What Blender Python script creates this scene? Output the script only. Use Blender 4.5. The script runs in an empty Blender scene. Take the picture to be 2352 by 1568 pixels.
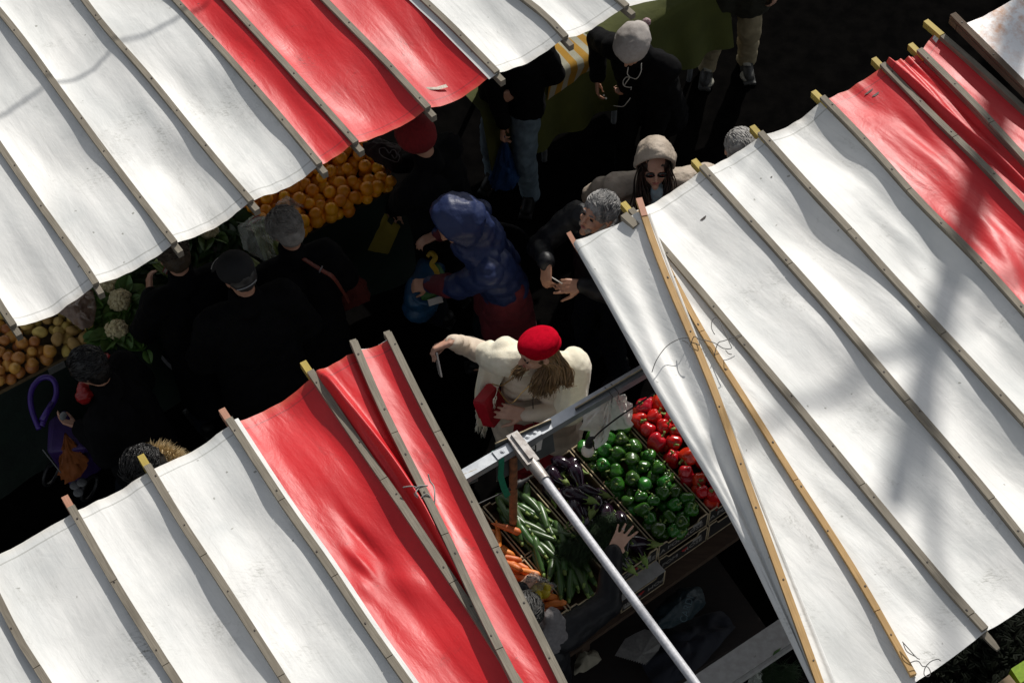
import bpy, bmesh, math, random
import numpy as np
from mathutils import Vector, Matrix, noise, Quaternion
rnd = random.Random(7)
R = math.radians
scene = bpy.context.scene
col = scene.collection

# ------------------------------------------------------------------ camera, world, sun, exposure
CAM_H, PITCH, FPX = 10.5, R(56), 4700.0            # metres, downwards, focal length in pixels of a 2352 px wide picture
cam_d = bpy.data.cameras.new('camera'); cam = bpy.data.objects.new('camera', cam_d); col.objects.link(cam)
cam.location = (0, 0, CAM_H); cam.rotation_euler = (R(90) - PITCH, 0, 0)
cam_d.sensor_width = 36; cam_d.lens = 36 * FPX / 2352; cam_d.clip_end = 500
scene.camera = cam
SUN_EL, SUN_AZ = R(35), R(19)                       # azimuth measured from +Y towards +X
world = bpy.data.worlds.new('World'); scene.world = world; world.use_nodes = True
nt = world.node_tree; nt.nodes.clear()
sky = nt.nodes.new('ShaderNodeTexSky'); sky.sky_type = 'NISHITA'; sky.sun_disc = False
sky.sun_elevation = SUN_EL; sky.sun_rotation = SUN_AZ
bg = nt.nodes.new('ShaderNodeBackground'); bg.inputs[1].default_value = 0.118
wo = nt.nodes.new('ShaderNodeOutputWorld')
hs = nt.nodes.new('ShaderNodeHueSaturation'); hs.inputs['Saturation'].default_value = .28
nt.links.new(sky.outputs[0], hs.inputs['Color']); nt.links.new(hs.outputs[0], bg.inputs[0]); nt.links.new(bg.outputs[0], wo.inputs[0])
sun_d = bpy.data.lights.new('sun', 'SUN'); sun_d.energy = 5.0; sun_d.angle = R(0.55); sun_d.color = (1, .955, .89)
sun = bpy.data.objects.new('sun', sun_d); col.objects.link(sun)
SUN_DIR = Vector((math.sin(SUN_AZ) * math.cos(SUN_EL), math.cos(SUN_AZ) * math.cos(SUN_EL), math.sin(SUN_EL)))
sun.rotation_euler = SUN_DIR.to_track_quat('Z', 'Y').to_euler(); sun.location = SUN_DIR * 60
scene.view_settings.view_transform = 'Standard'; scene.view_settings.look = 'None'
scene.view_settings.exposure = -0.28; scene.view_settings.gamma = 1
scene.cycles.max_bounces = 6; scene.cycles.diffuse_bounces = 3

# ------------------------------------------------------------------ where a point of the picture lies in the place
FWD = Vector((0, math.cos(PITCH), -math.sin(PITCH))); UPV = Vector((0, math.sin(PITCH), math.cos(PITCH)))
CAMP = Vector((0, 0, CAM_H))
def ray(px, py): return FWD + Vector((1, 0, 0)) * ((px - 1176) / FPX) + UPV * ((784 - py) / FPX)
def W(px, py, z):
    d = ray(px, py); return CAMP + d * ((z - CAM_H) / d.z)
def V(*a): return Vector(a)
UP = V(0, 0, 1)

# ------------------------------------------------------------------ materials
MATS = {}
def new_mat(name):
    m = bpy.data.materials.new(name); m.use_nodes = True
    n = m.node_tree; b = n.nodes['Principled BSDF']; MATS[name] = m
    return m, n, b
def N(nt, t, **kw):
    n = nt.nodes.new(t)
    for k, v in kw.items():
        if k in n.inputs: n.inputs[k].default_value = v
        else: setattr(n, k, v)
    return n
def mixc(nt, fac, c1, c2, mode='MIX'):
    m = nt.nodes.new('ShaderNodeMix'); m.data_type = 'RGBA'; m.blend_type = mode
    for i, c in ((6, c1), (7, c2)):
        if isinstance(c, (tuple, list)): m.inputs[i].default_value = (*c[:3], 1)
        else: nt.links.new(c, m.inputs[i])
    if isinstance(fac, (int, float)): m.inputs[0].default_value = fac
    else: nt.links.new(fac, m.inputs[0])
    return m.outputs[2]
def ramp(nt, src, a, b, va=0., vb=1.):
    r = nt.nodes.new('ShaderNodeMapRange'); r.inputs[1].default_value = a; r.inputs[2].default_value = b
    r.inputs[3].default_value = va; r.inputs[4].default_value = vb
    nt.links.new(src, r.inputs[0]); return r.outputs[0]
def math_n(nt, op, a, b=None):
    m = nt.nodes.new('ShaderNodeMath'); m.operation = op
    for i, x in enumerate((a, b)):
        if x is None: continue
        if isinstance(x, (int, float)): m.inputs[i].default_value = x
        else: nt.links.new(x, m.inputs[i])
    return m.outputs[0]
def coords(nt, kind='Object', scale=(1, 1, 1), rot=(0, 0, 0)):
    t = nt.nodes.new('ShaderNodeTexCoord'); mp = nt.nodes.new('ShaderNodeMapping')
    mp.inputs['Scale'].default_value = scale; mp.inputs['Rotation'].default_value = rot
    nt.links.new(t.outputs[kind], mp.inputs[0]); return mp.outputs[0]
def noise_n(nt, vec, scale, detail=3, rough=.55, dist=0.):
    n = N(nt, 'ShaderNodeTexNoise'); n.inputs['Scale'].default_value = scale; n.inputs['Detail'].default_value = detail
    n.inputs['Roughness'].default_value = rough; n.inputs['Distortion'].default_value = dist
    nt.links.new(vec, n.inputs['Vector']); return n.outputs['Fac']
def bump(nt, b, h, strength=.3, dist=.01):
    bm = nt.nodes.new('ShaderNodeBump'); bm.inputs['Strength'].default_value = strength; bm.inputs['Distance'].default_value = dist
    nt.links.new(h, bm.inputs['Height']); nt.links.new(bm.outputs[0], b.inputs['Normal'])
def mat(name, c1, c2=None, rough=.6, scale=20, bumps=.25, bscale=None, bdist=.004, spec=.5, aniso=(1, 1, 1), vary=0., trans=0., sheen=0., metal=0., lo=.35, hi=.65):
    if name in MATS: return MATS[name]
    m, n, b = new_mat(name)
    c2 = c2 or tuple(x * .75 for x in c1)
    v = coords(n, 'Object', aniso)
    f = noise_n(n, v, scale, 4)
    c = mixc(n, ramp(n, f, lo, hi), c1, c2)
    if vary:
        oi = n.nodes.new('ShaderNodeObjectInfo'); h = n.nodes.new('ShaderNodeHueSaturation')
        n.links.new(ramp(n, oi.outputs['Random'], 0, 1, 1 - vary, 1 + vary), h.inputs['Value'])
        n.links.new(ramp(n, oi.outputs['Random'], 0, 1, .5 - vary * .06, .5 + vary * .06), h.inputs['Hue'])
        n.links.new(c, h.inputs['Color']); c = h.outputs[0]
    n.links.new(c, b.inputs['Base Color'])
    b.inputs['Roughness'].default_value = rough; b.inputs['Specular IOR Level'].default_value = spec
    b.inputs['Metallic'].default_value = metal
    if trans: b.inputs['Transmission Weight'].default_value = trans
    if sheen: b.inputs['Sheen Weight'].default_value = sheen
    if bumps: bump(n, b, noise_n(n, v, bscale or scale * 2.5, 4), bumps, bdist)
    return m

def canvas_mat(name, base, dark, stain, rough, border=None):
    """awning cloth: UV in metres, u across the whole awning, v from the front hem"""
    m, n, b = new_mat(name)
    uv = n.nodes.new('ShaderNodeUVMap'); uv.uv_map = 'UVMap'
    def sc(x, y):
        mp = n.nodes.new('ShaderNodeMapping'); mp.inputs['Scale'].default_value = (x, y, 1)
        n.links.new(uv.outputs[0], mp.inputs[0]); return mp.outputs[0]
    big = noise_n(n, sc(1, .7), 2.2, 5, .6, .4)
    streak = noise_n(n, sc(14, .9), 3, 5, .65)
    fine = noise_n(n, sc(1, 1), 90, 3)
    c = mixc(n, ramp(n, big, .42, .68), base, dark)
    c = mixc(n, ramp(n, streak, .55, .8, 0, .35), c, dark)
    blot = noise_n(n, sc(1.6, 1.1), 3.1, 6, .72, .8)
    spots = noise_n(n, sc(1.2, 1), 55, 4, .7)
    k = math_n(n, 'MULTIPLY', ramp(n, blot, .58, .74), ramp(n, spots, .45, .66, .12, 1))
    c = mixc(n, math_n(n, 'MULTIPLY', k, .75), c, stain)
    smudge = noise_n(n, sc(.8, .5), 1.7, 6, .7, 1.)
    c = mixc(n, math_n(n, 'MULTIPLY', ramp(n, smudge, .48, .72), .30), c, tuple(x * .55 + .45 * y for x, y in zip(base, stain)))
    cr = noise_n(n, sc(5, .10), 2.2, 1, .3)
    line = math_n(n, 'COMPARE', cr, .5); line.node.inputs[2].default_value = .006
    c = mixc(n, math_n(n, 'MULTIPLY', line, .09), c, stain)
    dots = noise_n(n, sc(1, 1), 21, 1)
    c = mixc(n, ramp(n, dots, .765, .80, 0, .75), c, stain)
    sep = n.nodes.new('ShaderNodeSeparateXYZ'); n.links.new(uv.outputs[0], sep.inputs[0])
    hem = math_n(n, 'COMPARE', sep.outputs[1], .055); hem.node.inputs[2].default_value = .004
    c = mixc(n, math_n(n, 'MULTIPLY', hem, .45), c, stain)
    edge = ramp(n, math_n(n, 'ADD', sep.outputs[1], math_n(n, 'MULTIPLY', big, .06)), .02, .07, .5, 0)
    c = mixc(n, edge, c, tuple(.55 * x + .45 * y for x, y in zip(base, (.38, .27, .12))))
    n.links.new(c, b.inputs['Base Color'])
    n.links.new(ramp(n, big, .3, .7, rough - .06, rough + .1), b.inputs['Roughness'])
    b.inputs['Specular IOR Level'].default_value = .36
    w1 = noise_n(n, sc(1, .35), 7, 4, .5, .6); w2 = noise_n(n, sc(6, .8), 5, 3, .5)
    h = math_n(n, 'ADD', math_n(n, 'MULTIPLY', w1, 1.), math_n(n, 'ADD', math_n(n, 'MULTIPLY', w2, .35), math_n(n, 'MULTIPLY', fine, .02)))
    crk = noise_n(n, sc(1, .8), 13, 4, .6, 1.2)
    h = math_n(n, 'ADD', h, math_n(n, 'MULTIPLY', crk, .26))
    bump(n, b, h, .45, .012)
    return m
def wood_mat(name, c1, c2, rough=.75):
    m, n, b = new_mat(name)
    uv = n.nodes.new('ShaderNodeUVMap'); uv.uv_map = 'UVMap'
    def sc(x, y):
        mp = n.nodes.new('ShaderNodeMapping'); mp.inputs['Scale'].default_value = (x, y, 1)
        n.links.new(uv.outputs[0], mp.inputs[0]); return mp.outputs[0]
    g = noise_n(n, sc(60, 2.2), 3, 5, .65, .5); blot = noise_n(n, sc(1, 1), 3.5, 4)
    c = mixc(n, ramp(n, g, .35, .68), c1, c2)
    c = mixc(n, ramp(n, blot, .45, .75, 0, .55), c, tuple(x * .6 for x in c2))
    n.links.new(c, b.inputs['Base Color']); b.inputs['Roughness'].default_value = rough; b.inputs['Specular IOR Level'].default_value = .25
    bump(n, b, g, .4, .002)
    return m
M_white = canvas_mat('white_pvc', (.71, .71, .69), (.575, .59, .58), (.22, .22, .19), .56)
M_red = canvas_mat('red_pvc', (.60, .017, .022), (.48, .010, .016), (.14, .02, .02), .43)
M_wood = wood_mat('weathered_wood', (.27, .24, .19), (.15, .13, .10))
M_newwood = wood_mat('yellow_pine', (.48, .30, .115), (.34, .20, .07), .55)
M_yellow = wood_mat('yellow_painted_end', (.50, .38, .085), (.36, .27, .065), .6)
M_pink = wood_mat('pink_painted_end', (.50, .26, .18), (.38, .19, .12), .6)
M_nail = mat('nail_rust', (.05, .035, .028), rough=.6, bumps=0)
M_galv = mat('galvanised_steel', (.52, .545, .57), (.38, .40, .43), rough=.42, scale=14, metal=.55, bumps=.1)
M_rust = mat('rusty_steel', (.30, .12, .05), (.14, .06, .03), rough=.75, scale=25, bumps=.5)
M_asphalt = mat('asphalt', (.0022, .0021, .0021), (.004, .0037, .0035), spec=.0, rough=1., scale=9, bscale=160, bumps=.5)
M_black = mat('black_cloth', (.0026, .0026, .003), (.0042, .0042, .005), rough=.9, scale=12, bumps=.5, bscale=14, bdist=.012, spec=.10)
M_blacknylon = mat('black_nylon', (.006, .0065, .008), (.010, .0105, .0125), spec=.3, rough=.5, scale=12, bumps=.6, bscale=16, bdist=.014)
M_navy = mat('navy_nylon', (.014, .025, .082), (.0125, .0225, .076), rough=.48, scale=6, bumps=.5, bscale=30, bdist=.010, spec=.35)
M_maroon = mat('maroon_cloth', (.11, .006, .013), (.075, .004, .009), rough=.8, scale=12, bumps=.5, bscale=18, bdist=.01)
M_beige = mat('beige_parka', (.42, .35, .28), (.34, .28, .22), rough=.7, scale=9, bumps=.9, bscale=15, bdist=.02)
M_skin = mat('skin', (.56, .33, .235), (.47, .255, .18), rough=.5, scale=18, bumps=.12, bscale=90, bdist=.002)
M_skintan = mat('tanned_skin', (.46, .25, .165), (.36, .18, .115), rough=.5, scale=18, bumps=.15, bscale=80, bdist=.002)
M_jeans = mat('blue_denim', (.13, .19, .235), (.085, .125, .16), rough=.85, scale=14, bumps=.7, bscale=16, bdist=.014)
M_darkjeans = mat('dark_denim', (.005, .0065, .011), (.0035, .0045, .008), rough=.9, scale=14, spec=.15)
M_khaki = mat('khaki_cotton', (.30, .25, .15), (.22, .18, .105), rough=.85, scale=11, bumps=.8, bscale=14, bdist=.016)
M_olivecoat = mat('olive_coat', (.020, .019, .010), (.014, .0135, .007), rough=.85, scale=11, bumps=.7, bscale=15, bdist=.014)
M_shoe = mat('black_leather', (.005, .005, .005), rough=.5, bumps=.1, spec=.2)
M_cream = mat('cream_wool', (.88, .83, .67), (.82, .76, .59), rough=.9, scale=30, bumps=.5, bscale=140, bdist=.004, sheen=.3)
M_puffer = mat('beige_puffer', (.66, .56, .45), (.58, .48, .38), rough=.75, scale=12, bumps=.45, bscale=60, bdist=.006)
M_beret = mat('crimson_felt', (.50, .002, .018), (.40, .0015, .013), rough=.95, scale=60, bumps=.5, bscale=220, bdist=.003, spec=.05)
M_redleather = mat('red_leather', (.47, .008, .022), (.38, .006, .016), rough=.45, scale=20, bumps=.1)
M_redcloth = mat('red_cloth', (.30, .006, .012), (.20, .004, .009), rough=.85, scale=20)
M_darkredbag = mat('dark_red_bag', (.13, .02, .012), (.09, .012, .008), rough=.8, scale=20)
M_gold = mat('gold_metal', (.75, .5, .2), rough=.3, metal=.9, bumps=0)

# ------------------------------------------------------------------ mesh building
class MB:
    def __init__(s): s.v = []; s.f = []; s.m = []; s.uv = []
    def add(s, verts, faces, mi=0, uvs=None):
        o = len(s.v); s.v.extend(tuple(p) for p in verts)
        s.f.extend(tuple(i + o for i in f) for f in faces); s.m.extend([mi] * len(faces))
        s.uv.extend(uvs if uvs is not None else [(0., 0.)] * len(verts))
    def box(s, c, ax, ay, az, mi=0):
        """half-extent vectors"""
        c = Vector(c); P = []
        for i in (-1, 1):
            for j in (-1, 1):
                for k in (-1, 1): P.append(c + ax * i + ay * j + az * k)
        F = [(0, 1, 3, 2), (4, 6, 7, 5), (0, 4, 5, 1), (2, 3, 7, 6), (0, 2, 6, 4), (1, 5, 7, 3)]
        if ax.cross(ay).dot(az) < 0: F = [f[::-1] for f in F]
        s.add(P, F, mi)
    def tube(s, pts, rad, n=8, mi=0, cap=True, flat=None):
        pts = [Vector(p) for p in pts]
        if isinstance(rad, (int, float)): rad = [rad] * len(pts)
        P = []; prev = None; L = 0; U = []
        for i, p in enumerate(pts):
            d = (pts[min(i + 1, len(pts) - 1)] - pts[max(i - 1, 0)])
            d = d.normalized() if d.length > 1e-9 else UP
            if prev is None:
                a = d.cross(V(.3, .5, .8) if abs(d.z) < .9 else V(1, 0, .1)).normalized()
            else:
                a = (prev - d * prev.dot(d))
                a = a.normalized() if a.length > 1e-6 else d.cross(UP).normalized()
            prev = a; b = d.cross(a)
            if i: L += (pts[i] - pts[i - 1]).length
            for k in range(n):
                t = 2 * math.pi * k / n
                P.append(p + (a * math.cos(t) + b * math.sin(t) * (flat or 1)) * rad[i]); U.append((k / n * .1, L))
        F = []
        for i in range(len(pts) - 1):
            for k in range(n):
                k2 = (k + 1) % n
                F.append((i * n + k, i * n + k2, (i + 1) * n + k2, (i + 1) * n + k))
        if cap:
            F.append(tuple(range(n))[::-1]); F.append(tuple((len(pts) - 1) * n + k for k in range(n)))
        s.add(P, F, mi, U)
    def ball(s, c, r, ax=None, nu=16, nv=10, mi=0, warp=None):
        """ellipsoid: r = (rx, ry, rz) along the axes ax (three unit vectors)"""
        c = Vector(c); ax = ax or (V(1, 0, 0), V(0, 1, 0), V(0, 0, 1))
        if isinstance(r, (int, float)): r = (r, r, r)
        P = []
        for i in range(1, nv):
            t = math.pi * i / nv
            for k in range(nu):
                q = 2 * math.pi * k / nu
                x, y, z = math.sin(t) * math.cos(q), math.sin(t) * math.sin(q), math.cos(t)
                w = warp(x, y, z) if warp else 1
                P.append(c + ax[0] * (x * r[0] * w) + ax[1] * (y * r[1] * w) + ax[2] * (z * r[2] * w))
        wt = warp(0, 0, 1) if warp else 1; wb = warp(0, 0, -1) if warp else 1
        top = len(P); P.append(c + ax[2] * r[2] * wt); P.append(c - ax[2] * r[2] * wb)
        F = []
        for i in range(nv - 2):
            for k in range(nu):
                k2 = (k + 1) % nu
                F.append((i * nu + k, (i + 1) * nu + k, (i + 1) * nu + k2, i * nu + k2))
        for k in range(nu):
            k2 = (k + 1) % nu
            F.append((top, k, k2)); F.append((top + 1, (nv - 2) * nu + k2, (nv - 2) * nu + k))
        s.add(P, F, mi)
    def cap(s, a, ra, b, rb, n=12):
        """capsule with two radii"""
        a, b = Vector(a), Vector(b); d = b - a
        if d.length < 1e-6: s.ball(a, max(ra, rb), nu=n, nv=8); return
        d.normalize(); pts = []; rr = []
        for t in (-1, -.85, -.5, 0): pts.append(a + d * ra * t); rr.append(ra * math.sqrt(max(0.002, 1 - t * t)))
        for t in (0, .5, .85, 1): pts.append(b + d * rb * t); rr.append(rb * math.sqrt(max(0.002, 1 - t * t)))
        s.tube(pts, rr, n)
    def grid(s, rows, mi=0, uvs=None, flip=False):
        nr, nc = len(rows), len(rows[0]); P = [p for r in rows for p in r]; F = []
        for i in range(nr - 1):
            for j in range(nc - 1):
                f = (i * nc + j, i * nc + j + 1, (i + 1) * nc + j + 1, (i + 1) * nc + j)
                F.append(f[::-1] if flip else f)
        s.add(P, F, mi, [q for r in uvs for q in r] if uvs else None)
ORG = {}
def props(o, label=None, cat=None, group=None, kind=None):
    if label: o['label'] = label
    if cat: o['category'] = cat
    if group: o['group'] = group
    if kind: o['kind'] = kind
    return o
def to_mesh(name, mb, mats, org=V(0, 0, 0), smooth=True):
    me = bpy.data.meshes.new(name)
    v = np.array(mb.v, dtype=float).reshape(-1, 3) - np.array(org)
    me.from_pydata(v.tolist(), [], mb.f)
    for m in (mats if isinstance(mats, (list, tuple)) else [mats]): me.materials.append(m)
    if any(mb.m): me.polygons.foreach_set('material_index', mb.m)
    me.polygons.foreach_set('use_smooth', [smooth] * len(me.polygons))
    uvl = me.uv_layers.new(name='UVMap')
    li = np.zeros(len(me.loops), dtype=np.int32); me.loops.foreach_get('vertex_index', li)
    uvl.data.foreach_set('uv', np.array(mb.uv, dtype=float)[li].ravel())
    me.update(); return me
def thing(name, at, label, cat, group=None):
    o = bpy.data.objects.new(name, None); o.empty_display_size = .1; col.objects.link(o); o.location = at
    ORG[o] = Vector(at); props(o, label, cat, group); return o
def obj(name, mb, mats, parent=None, label=None, cat=None, group=None, kind=None, smooth=True, org=None, auto=None):
    if parent is not None: g = ORG[parent]
    elif org is not None: g = Vector(org)
    else:
        a = np.array(mb.v); g = Vector((float(a[:, 0].mean()), float(a[:, 1].mean()), float(a[:, 2].min())))
    o = bpy.data.objects.new(name, to_mesh(name, mb, mats, g, smooth)); col.objects.link(o)
    if parent is not None: o.parent = parent
    else: o.location = g
    ORG[o] = g
    if auto is not None:
        sharp(o.data, auto)
    return props(o, label, cat, group, kind)
def sharp(me, ang):
    me.polygons.foreach_set('use_smooth', [True] * len(me.polygons)); me.set_sharp_from_angle(angle=R(ang))
def organic(name, mb, mats, parent=None, voxel=.008, it=5, disp=None, **kw):
    """one continuous surface grown round overlapping volumes"""
    tmp = bpy.data.meshes.new('tmp'); tmp.from_pydata(mb.v, [], mb.f)
    to = bpy.data.objects.new('tmp', tmp); col.objects.link(to)
    r = to.modifiers.new('r', 'REMESH'); r.mode = 'VOXEL'; r.voxel_size = voxel
    if it:
        s = to.modifiers.new('s', 'SMOOTH'); s.factor = .5; s.iterations = it
    me = bpy.data.meshes.new_from_object(to.evaluated_get(bpy.context.evaluated_depsgraph_get()))
    bpy.data.objects.remove(to); bpy.data.meshes.remove(tmp)
    n = len(me.vertices); co = np.zeros(n * 3); me.vertices.foreach_get('co', co); co = co.reshape(-1, 3)
    if disp:
        no = np.zeros(n * 3); me.vertices.foreach_get('normal', no); no = no.reshape(-1, 3)
        d = np.array([disp(Vector(p)) for p in co]); co = co + no * d[:, None]
    fs = [tuple(p.vertices) for p in me.polygons]; bpy.data.meshes.remove(me)
    m2 = MB(); m2.v = co.tolist(); m2.f = fs; m2.m = [0] * len(fs); m2.uv = [(0, 0)] * n
    return obj(name, m2, mats, parent, **kw)
def children(o): return [c for c in bpy.data.objects if c.parent == o]
def dup(o, loc, rot, scale=1, label=None, group=None, kids=None):
    c = o.copy(); col.objects.link(c); c.location = loc; c.rotation_euler = rot
    c.scale = (scale,) * 3 if isinstance(scale, (int, float)) else scale
    if label: c['label'] = label
    if group: c['group'] = group
    for k in (kids or ()):
        d = k.copy(); col.objects.link(d); d.parent = c
    return c
def nz(x, y=0., z=0.): return noise.noise(V(x, y, z))
def folds(amp, s, stretch=(1, 1, 1)):
    return lambda p: amp * (noise.noise(V(p.x * s * stretch[0], p.y * s * stretch[1], p.z * s * stretch[2])) + .5 * noise.noise(V(p.x * s * 2.3, p.y * s * 2.3, p.z * s * 2.3)))

# ------------------------------------------------------------------ ground
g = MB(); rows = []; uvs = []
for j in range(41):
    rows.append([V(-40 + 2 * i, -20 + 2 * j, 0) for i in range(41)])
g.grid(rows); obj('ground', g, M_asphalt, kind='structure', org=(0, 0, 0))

# ------------------------------------------------------------------ awnings: cloth nailed between wooden battens
class Roof:
    """a sloping roof plane over an eave line; u runs along the eave, v runs inwards from it"""
    def __init__(s, e0, e1, ze, slope, inward):
        s.p0 = W(*e0, ze); p1 = W(*e1, ze); s.a = (p1 - s.p0).normalized()
        s.b = V(-s.a.y, s.a.x, 0) * inward; s.k = slope
        s.d = (s.b + UP * slope); s.n = s.a.cross(s.b + UP * slope).normalized()
        if s.n.z < 0: s.n = -s.n
    def hit(s, px, py):
        d = ray(px, py); t = (s.p0 - CAMP).dot(s.n) / d.dot(s.n); p = CAMP + d * t
        return ((p - s.p0).dot(s.a), (p - s.p0).dot(s.b))
    def pt(s, u, v, h=0.): return s.p0 + s.a * u + s.d * v + s.n * h
    def line(s, pix):
        q = [s.hit(*p) for p in pix]; q.sort(key=lambda t: t[1])
        return np.array([t[1] for t in q]), np.array([t[0] for t in q])
def lerp_line(L, v):
    vs, us = L
    if v <= vs[0]: k = (us[1] - us[0]) / (vs[1] - vs[0]); return us[0] + k * (v - vs[0])
    if v >= vs[-1]: k = (us[-1] - us[-2]) / (vs[-1] - vs[-2]); return us[-1] + k * (v - vs[-1])
    return float(np.interp(v, vs, us))
def smooth_line(L):
    vs, us = L
    v2 = np.linspace(vs[0], vs[-1], 24); u2 = np.interp(v2, vs, us)
    for _ in range(5): u2[1:-1] = .25 * u2[:-2] + .5 * u2[1:-1] + .25 * u2[2:]
    return v2, u2
def batten(name, roof, L, v0, v1, parent, w=.044, top=.024, h0=.004, wood=None, tip=.09, tipmat=None, under=True, seed=0, seam=1.0, nails=True, amp=.0, cover=False):
    """upper lath with nail heads on top of the cloth; the longer lath below it sticks out at the eave"""
    def bar(va, vb, ha, hb, ww, mi, mb):
        n = max(2, int((vb - va) / .12)); P = []; U = []; F = []
        for i in range(n + 1):
            v = va + (vb - va) * i / n; u = lerp_line(L, v); e = .01
            t = (roof.pt(lerp_line(L, v + e), v + e) - roof.pt(lerp_line(L, v - e), v - e)).normalized(); sd = roof.n.cross(t).normalized()
            dh = amp * nz(v * 2.1, seed * 7.3)
            for (a, h) in ((-1, ha), (1, ha), (1, hb), (-1, hb)):
                P.append(roof.pt(u, v, h + dh) + sd * (ww / 2 * a)); U.append((a * ww / 2 + (h > ha) * .03 + seed * .37, v))
        for i in range(n):
            for k in range(4): F.append((i * 4 + k, i * 4 + (k + 1) % 4, i * 4 + 4 + (k + 1) % 4, i * 4 + 4 + k))
        F.append((3, 2, 1, 0)); F.append(tuple(n * 4 + k for k in range(4)))
        mb.add(P, [f[::-1] for f in F], mi, U)
    mb = MB(); r = random.Random(seed + 11); v = v0
    while v < v1:                                            # laths of about a metre butted end to end
        e = min(v1, v + seam * r.uniform(.75, 1.25))
        if not cover: bar(v, e - .004, h0, h0 + top, w * r.uniform(.94, 1.05), 0, mb)
        v = e
    if nails and not cover:
        m2 = mb; v = v0 + .08; k = 0
        while v < v1 - .05:
            u = lerp_line(L, v) + r.uniform(-.008, .008); c = roof.pt(u, v, h0 + top + .0015 + amp * nz(v * 2.1, seed * 7.3))
            m2.box(c, roof.a * r.uniform(.0022, .0034), roof.d.normalized() * r.uniform(.003, .0055), roof.n * .002, 1); v += r.uniform(.22, .46)
    o = obj('batten', mb, [wood or M_wood, M_nail], parent, smooth=False) if not cover else None
    if under:
        m3 = MB(); bar(v0 - tip, v0 + .06, h0 - .046, h0 - .004, w * .92, 0, m3)
        obj('under_lath', m3, tipmat or wood or M_wood, parent, smooth=False)
        m4 = MB(); bar(v0 + .064, v1, h0 - .046, h0 - .006, w * .92, 0, m4)
        obj('under_lath', m4, wood or M_wood, parent, smooth=False)
    return o
def strip(mb, roof, La, Lb, fa, fb, vback, u_off, S=.055, seed=0, nu=16, nv=70, h=0., skew=.42, extra=None, mi=0, front=0., backs=None, wr=1.):
    """cloth from one batten to the next: slack, deepest a little off the middle, with long soft wrinkles"""
    rows = []; uvs = []
    for j in range(nv + 1):
        s = j / nv; row = []; ur = []
        for i in range(nu + 1):
            t = i / nu; vf = fa + (fb - fa) * t + front * 4 * t * (1 - t)
            vb = vback if backs is None else backs[0] + (backs[1] - backs[0]) * t
            v = vf + (vb - vf) * s
            ua, ub = lerp_line(La, v), lerp_line(Lb, v); u = ua + (ub - ua) * t
            w = ub - ua
            tt = t ** (math.log(.5) / math.log(max(.12, min(.88, skew + .10 * nz(v * .9, seed * 3.1)))))
            sag = S * (1 - abs(2 * tt - 1) ** 1.75) * max(.15, .95 + 1.25 * nz(v * 1.35, seed * 5.7, 2.) + .5 * nz(v * 3.1, seed * 2.7, 6.)) * min(1.25, abs(w) / .36)
            env = min(1, 6 * t * (1 - t))
            z = h - sag + wr * env * (.020 * nz(u * 3.2, v * 1.1, seed + .3) + .007 * nz(u * 9, v * 2.4, seed + 4.) + .0045 * nz(u * 16, v * 1.6, seed + 9.))
            z += env * .010 * math.exp(-(v - vf) / .12) * nz(u * 14, seed * 2., 7.)
            if extra: z += extra(t, v - vf, env)
            row.append(roof.pt(u, v, z)); ur.append((u_off + u, v - vf))
        rows.append(row); uvs.append(ur)
    mb.grid(rows, mi, uvs)
def wire(pts, r=.0028, n=6): 
    out = []
    for i in range(len(pts) - 1):
        p0, p1, p2, p3 = pts[max(i - 1, 0)], pts[i], pts[i + 1], pts[min(i + 2, len(pts) - 1)]
        for k in range(6):
            t = k / 6
            out.append(.5 * ((2 * p1) + (p2 - p0) * t + (2 * p0 - 5 * p1 + 4 * p2 - p3) * t * t + (3 * p1 - p0 - 3 * p2 + p3) * t ** 3))
    out.append(pts[-1]); return out
M_wire = mat('tie_wire', (.09, .085, .08), rough=.5, bumps=0)
M_lightwire = mat('grey_string', (.30, .29, .27), rough=.7, bumps=0)

# --- upper stall: white, three red strips, white; its front edge faces the aisle
RA = Roof((46, 740), (1156, 178), 2.20, -.035, 1)
A_pix = [[(-180, 390), (-96, 536), (-20, 680)] , [(-60, 600), (0, 702), (33, 752)], [(0, 338), (95, 477), (204, 627), (222, 656)],
         [(0, 30), (40, 76), (120, 188), (240, 352), (396, 556), (402, 562)],
         [(192, 0), (218, 38), (260, 88), (300, 132), (368, 212), (436, 296), (496, 370), (572, 460), (578, 466)],
         [(400, 0), (532, 144), (640, 268), (735, 382)], [(516, 0), (656, 152), (768, 276), (818, 332)],
         [(742, 0), (886, 146), (984, 252)], [(970, 0), (1034, 60), (1142, 170)], [(1202, 0), (1254, 40), (1300, 90)],
         [(1418, 0), (1440, 19)], [(1640, -90), (1660, -73)]]
A_L = [RA.line(p) for p in A_pix]; A_L = [smooth_line(l) if len(l[0]) > 4 else l for l in A_L]
A_f = [max(0, l[0][0]) if False else l[0][0] for l in A_L]
awA = thing('market_awning', RA.pt(2, 0), 'big white awning with three red strips over the stall of oranges and potatoes', 'awning', 'market stall awnings')
VA = 2.6
mw, mr = MB(), MB()
for i in range(len(A_L) - 1):
    red = i in (5, 6, 7)
    strip(mr if red else mw, RA, A_L[i], A_L[i + 1], A_f[i] + .012, A_f[i + 1] + .012, VA, 0, S=.030 if red else .036, seed=i + 1, nu=16, nv=60, skew=.46)
obj('white_canvas', mw, M_white, awA); obj('red_canvas', mr, M_red, awA)
for i, l in enumerate(A_L):
    batten('batten', RA, l, A_f[i], VA, awA, seed=i, seam=9 if i in (1, 2, 3) else 1.3, tip=.055, w=.033, top=.018, amp=.012 if i == 4 else .004)
ms = MB(); La = A_L[8]                                       # the white selvage left of the batten beside the last red strip
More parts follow.
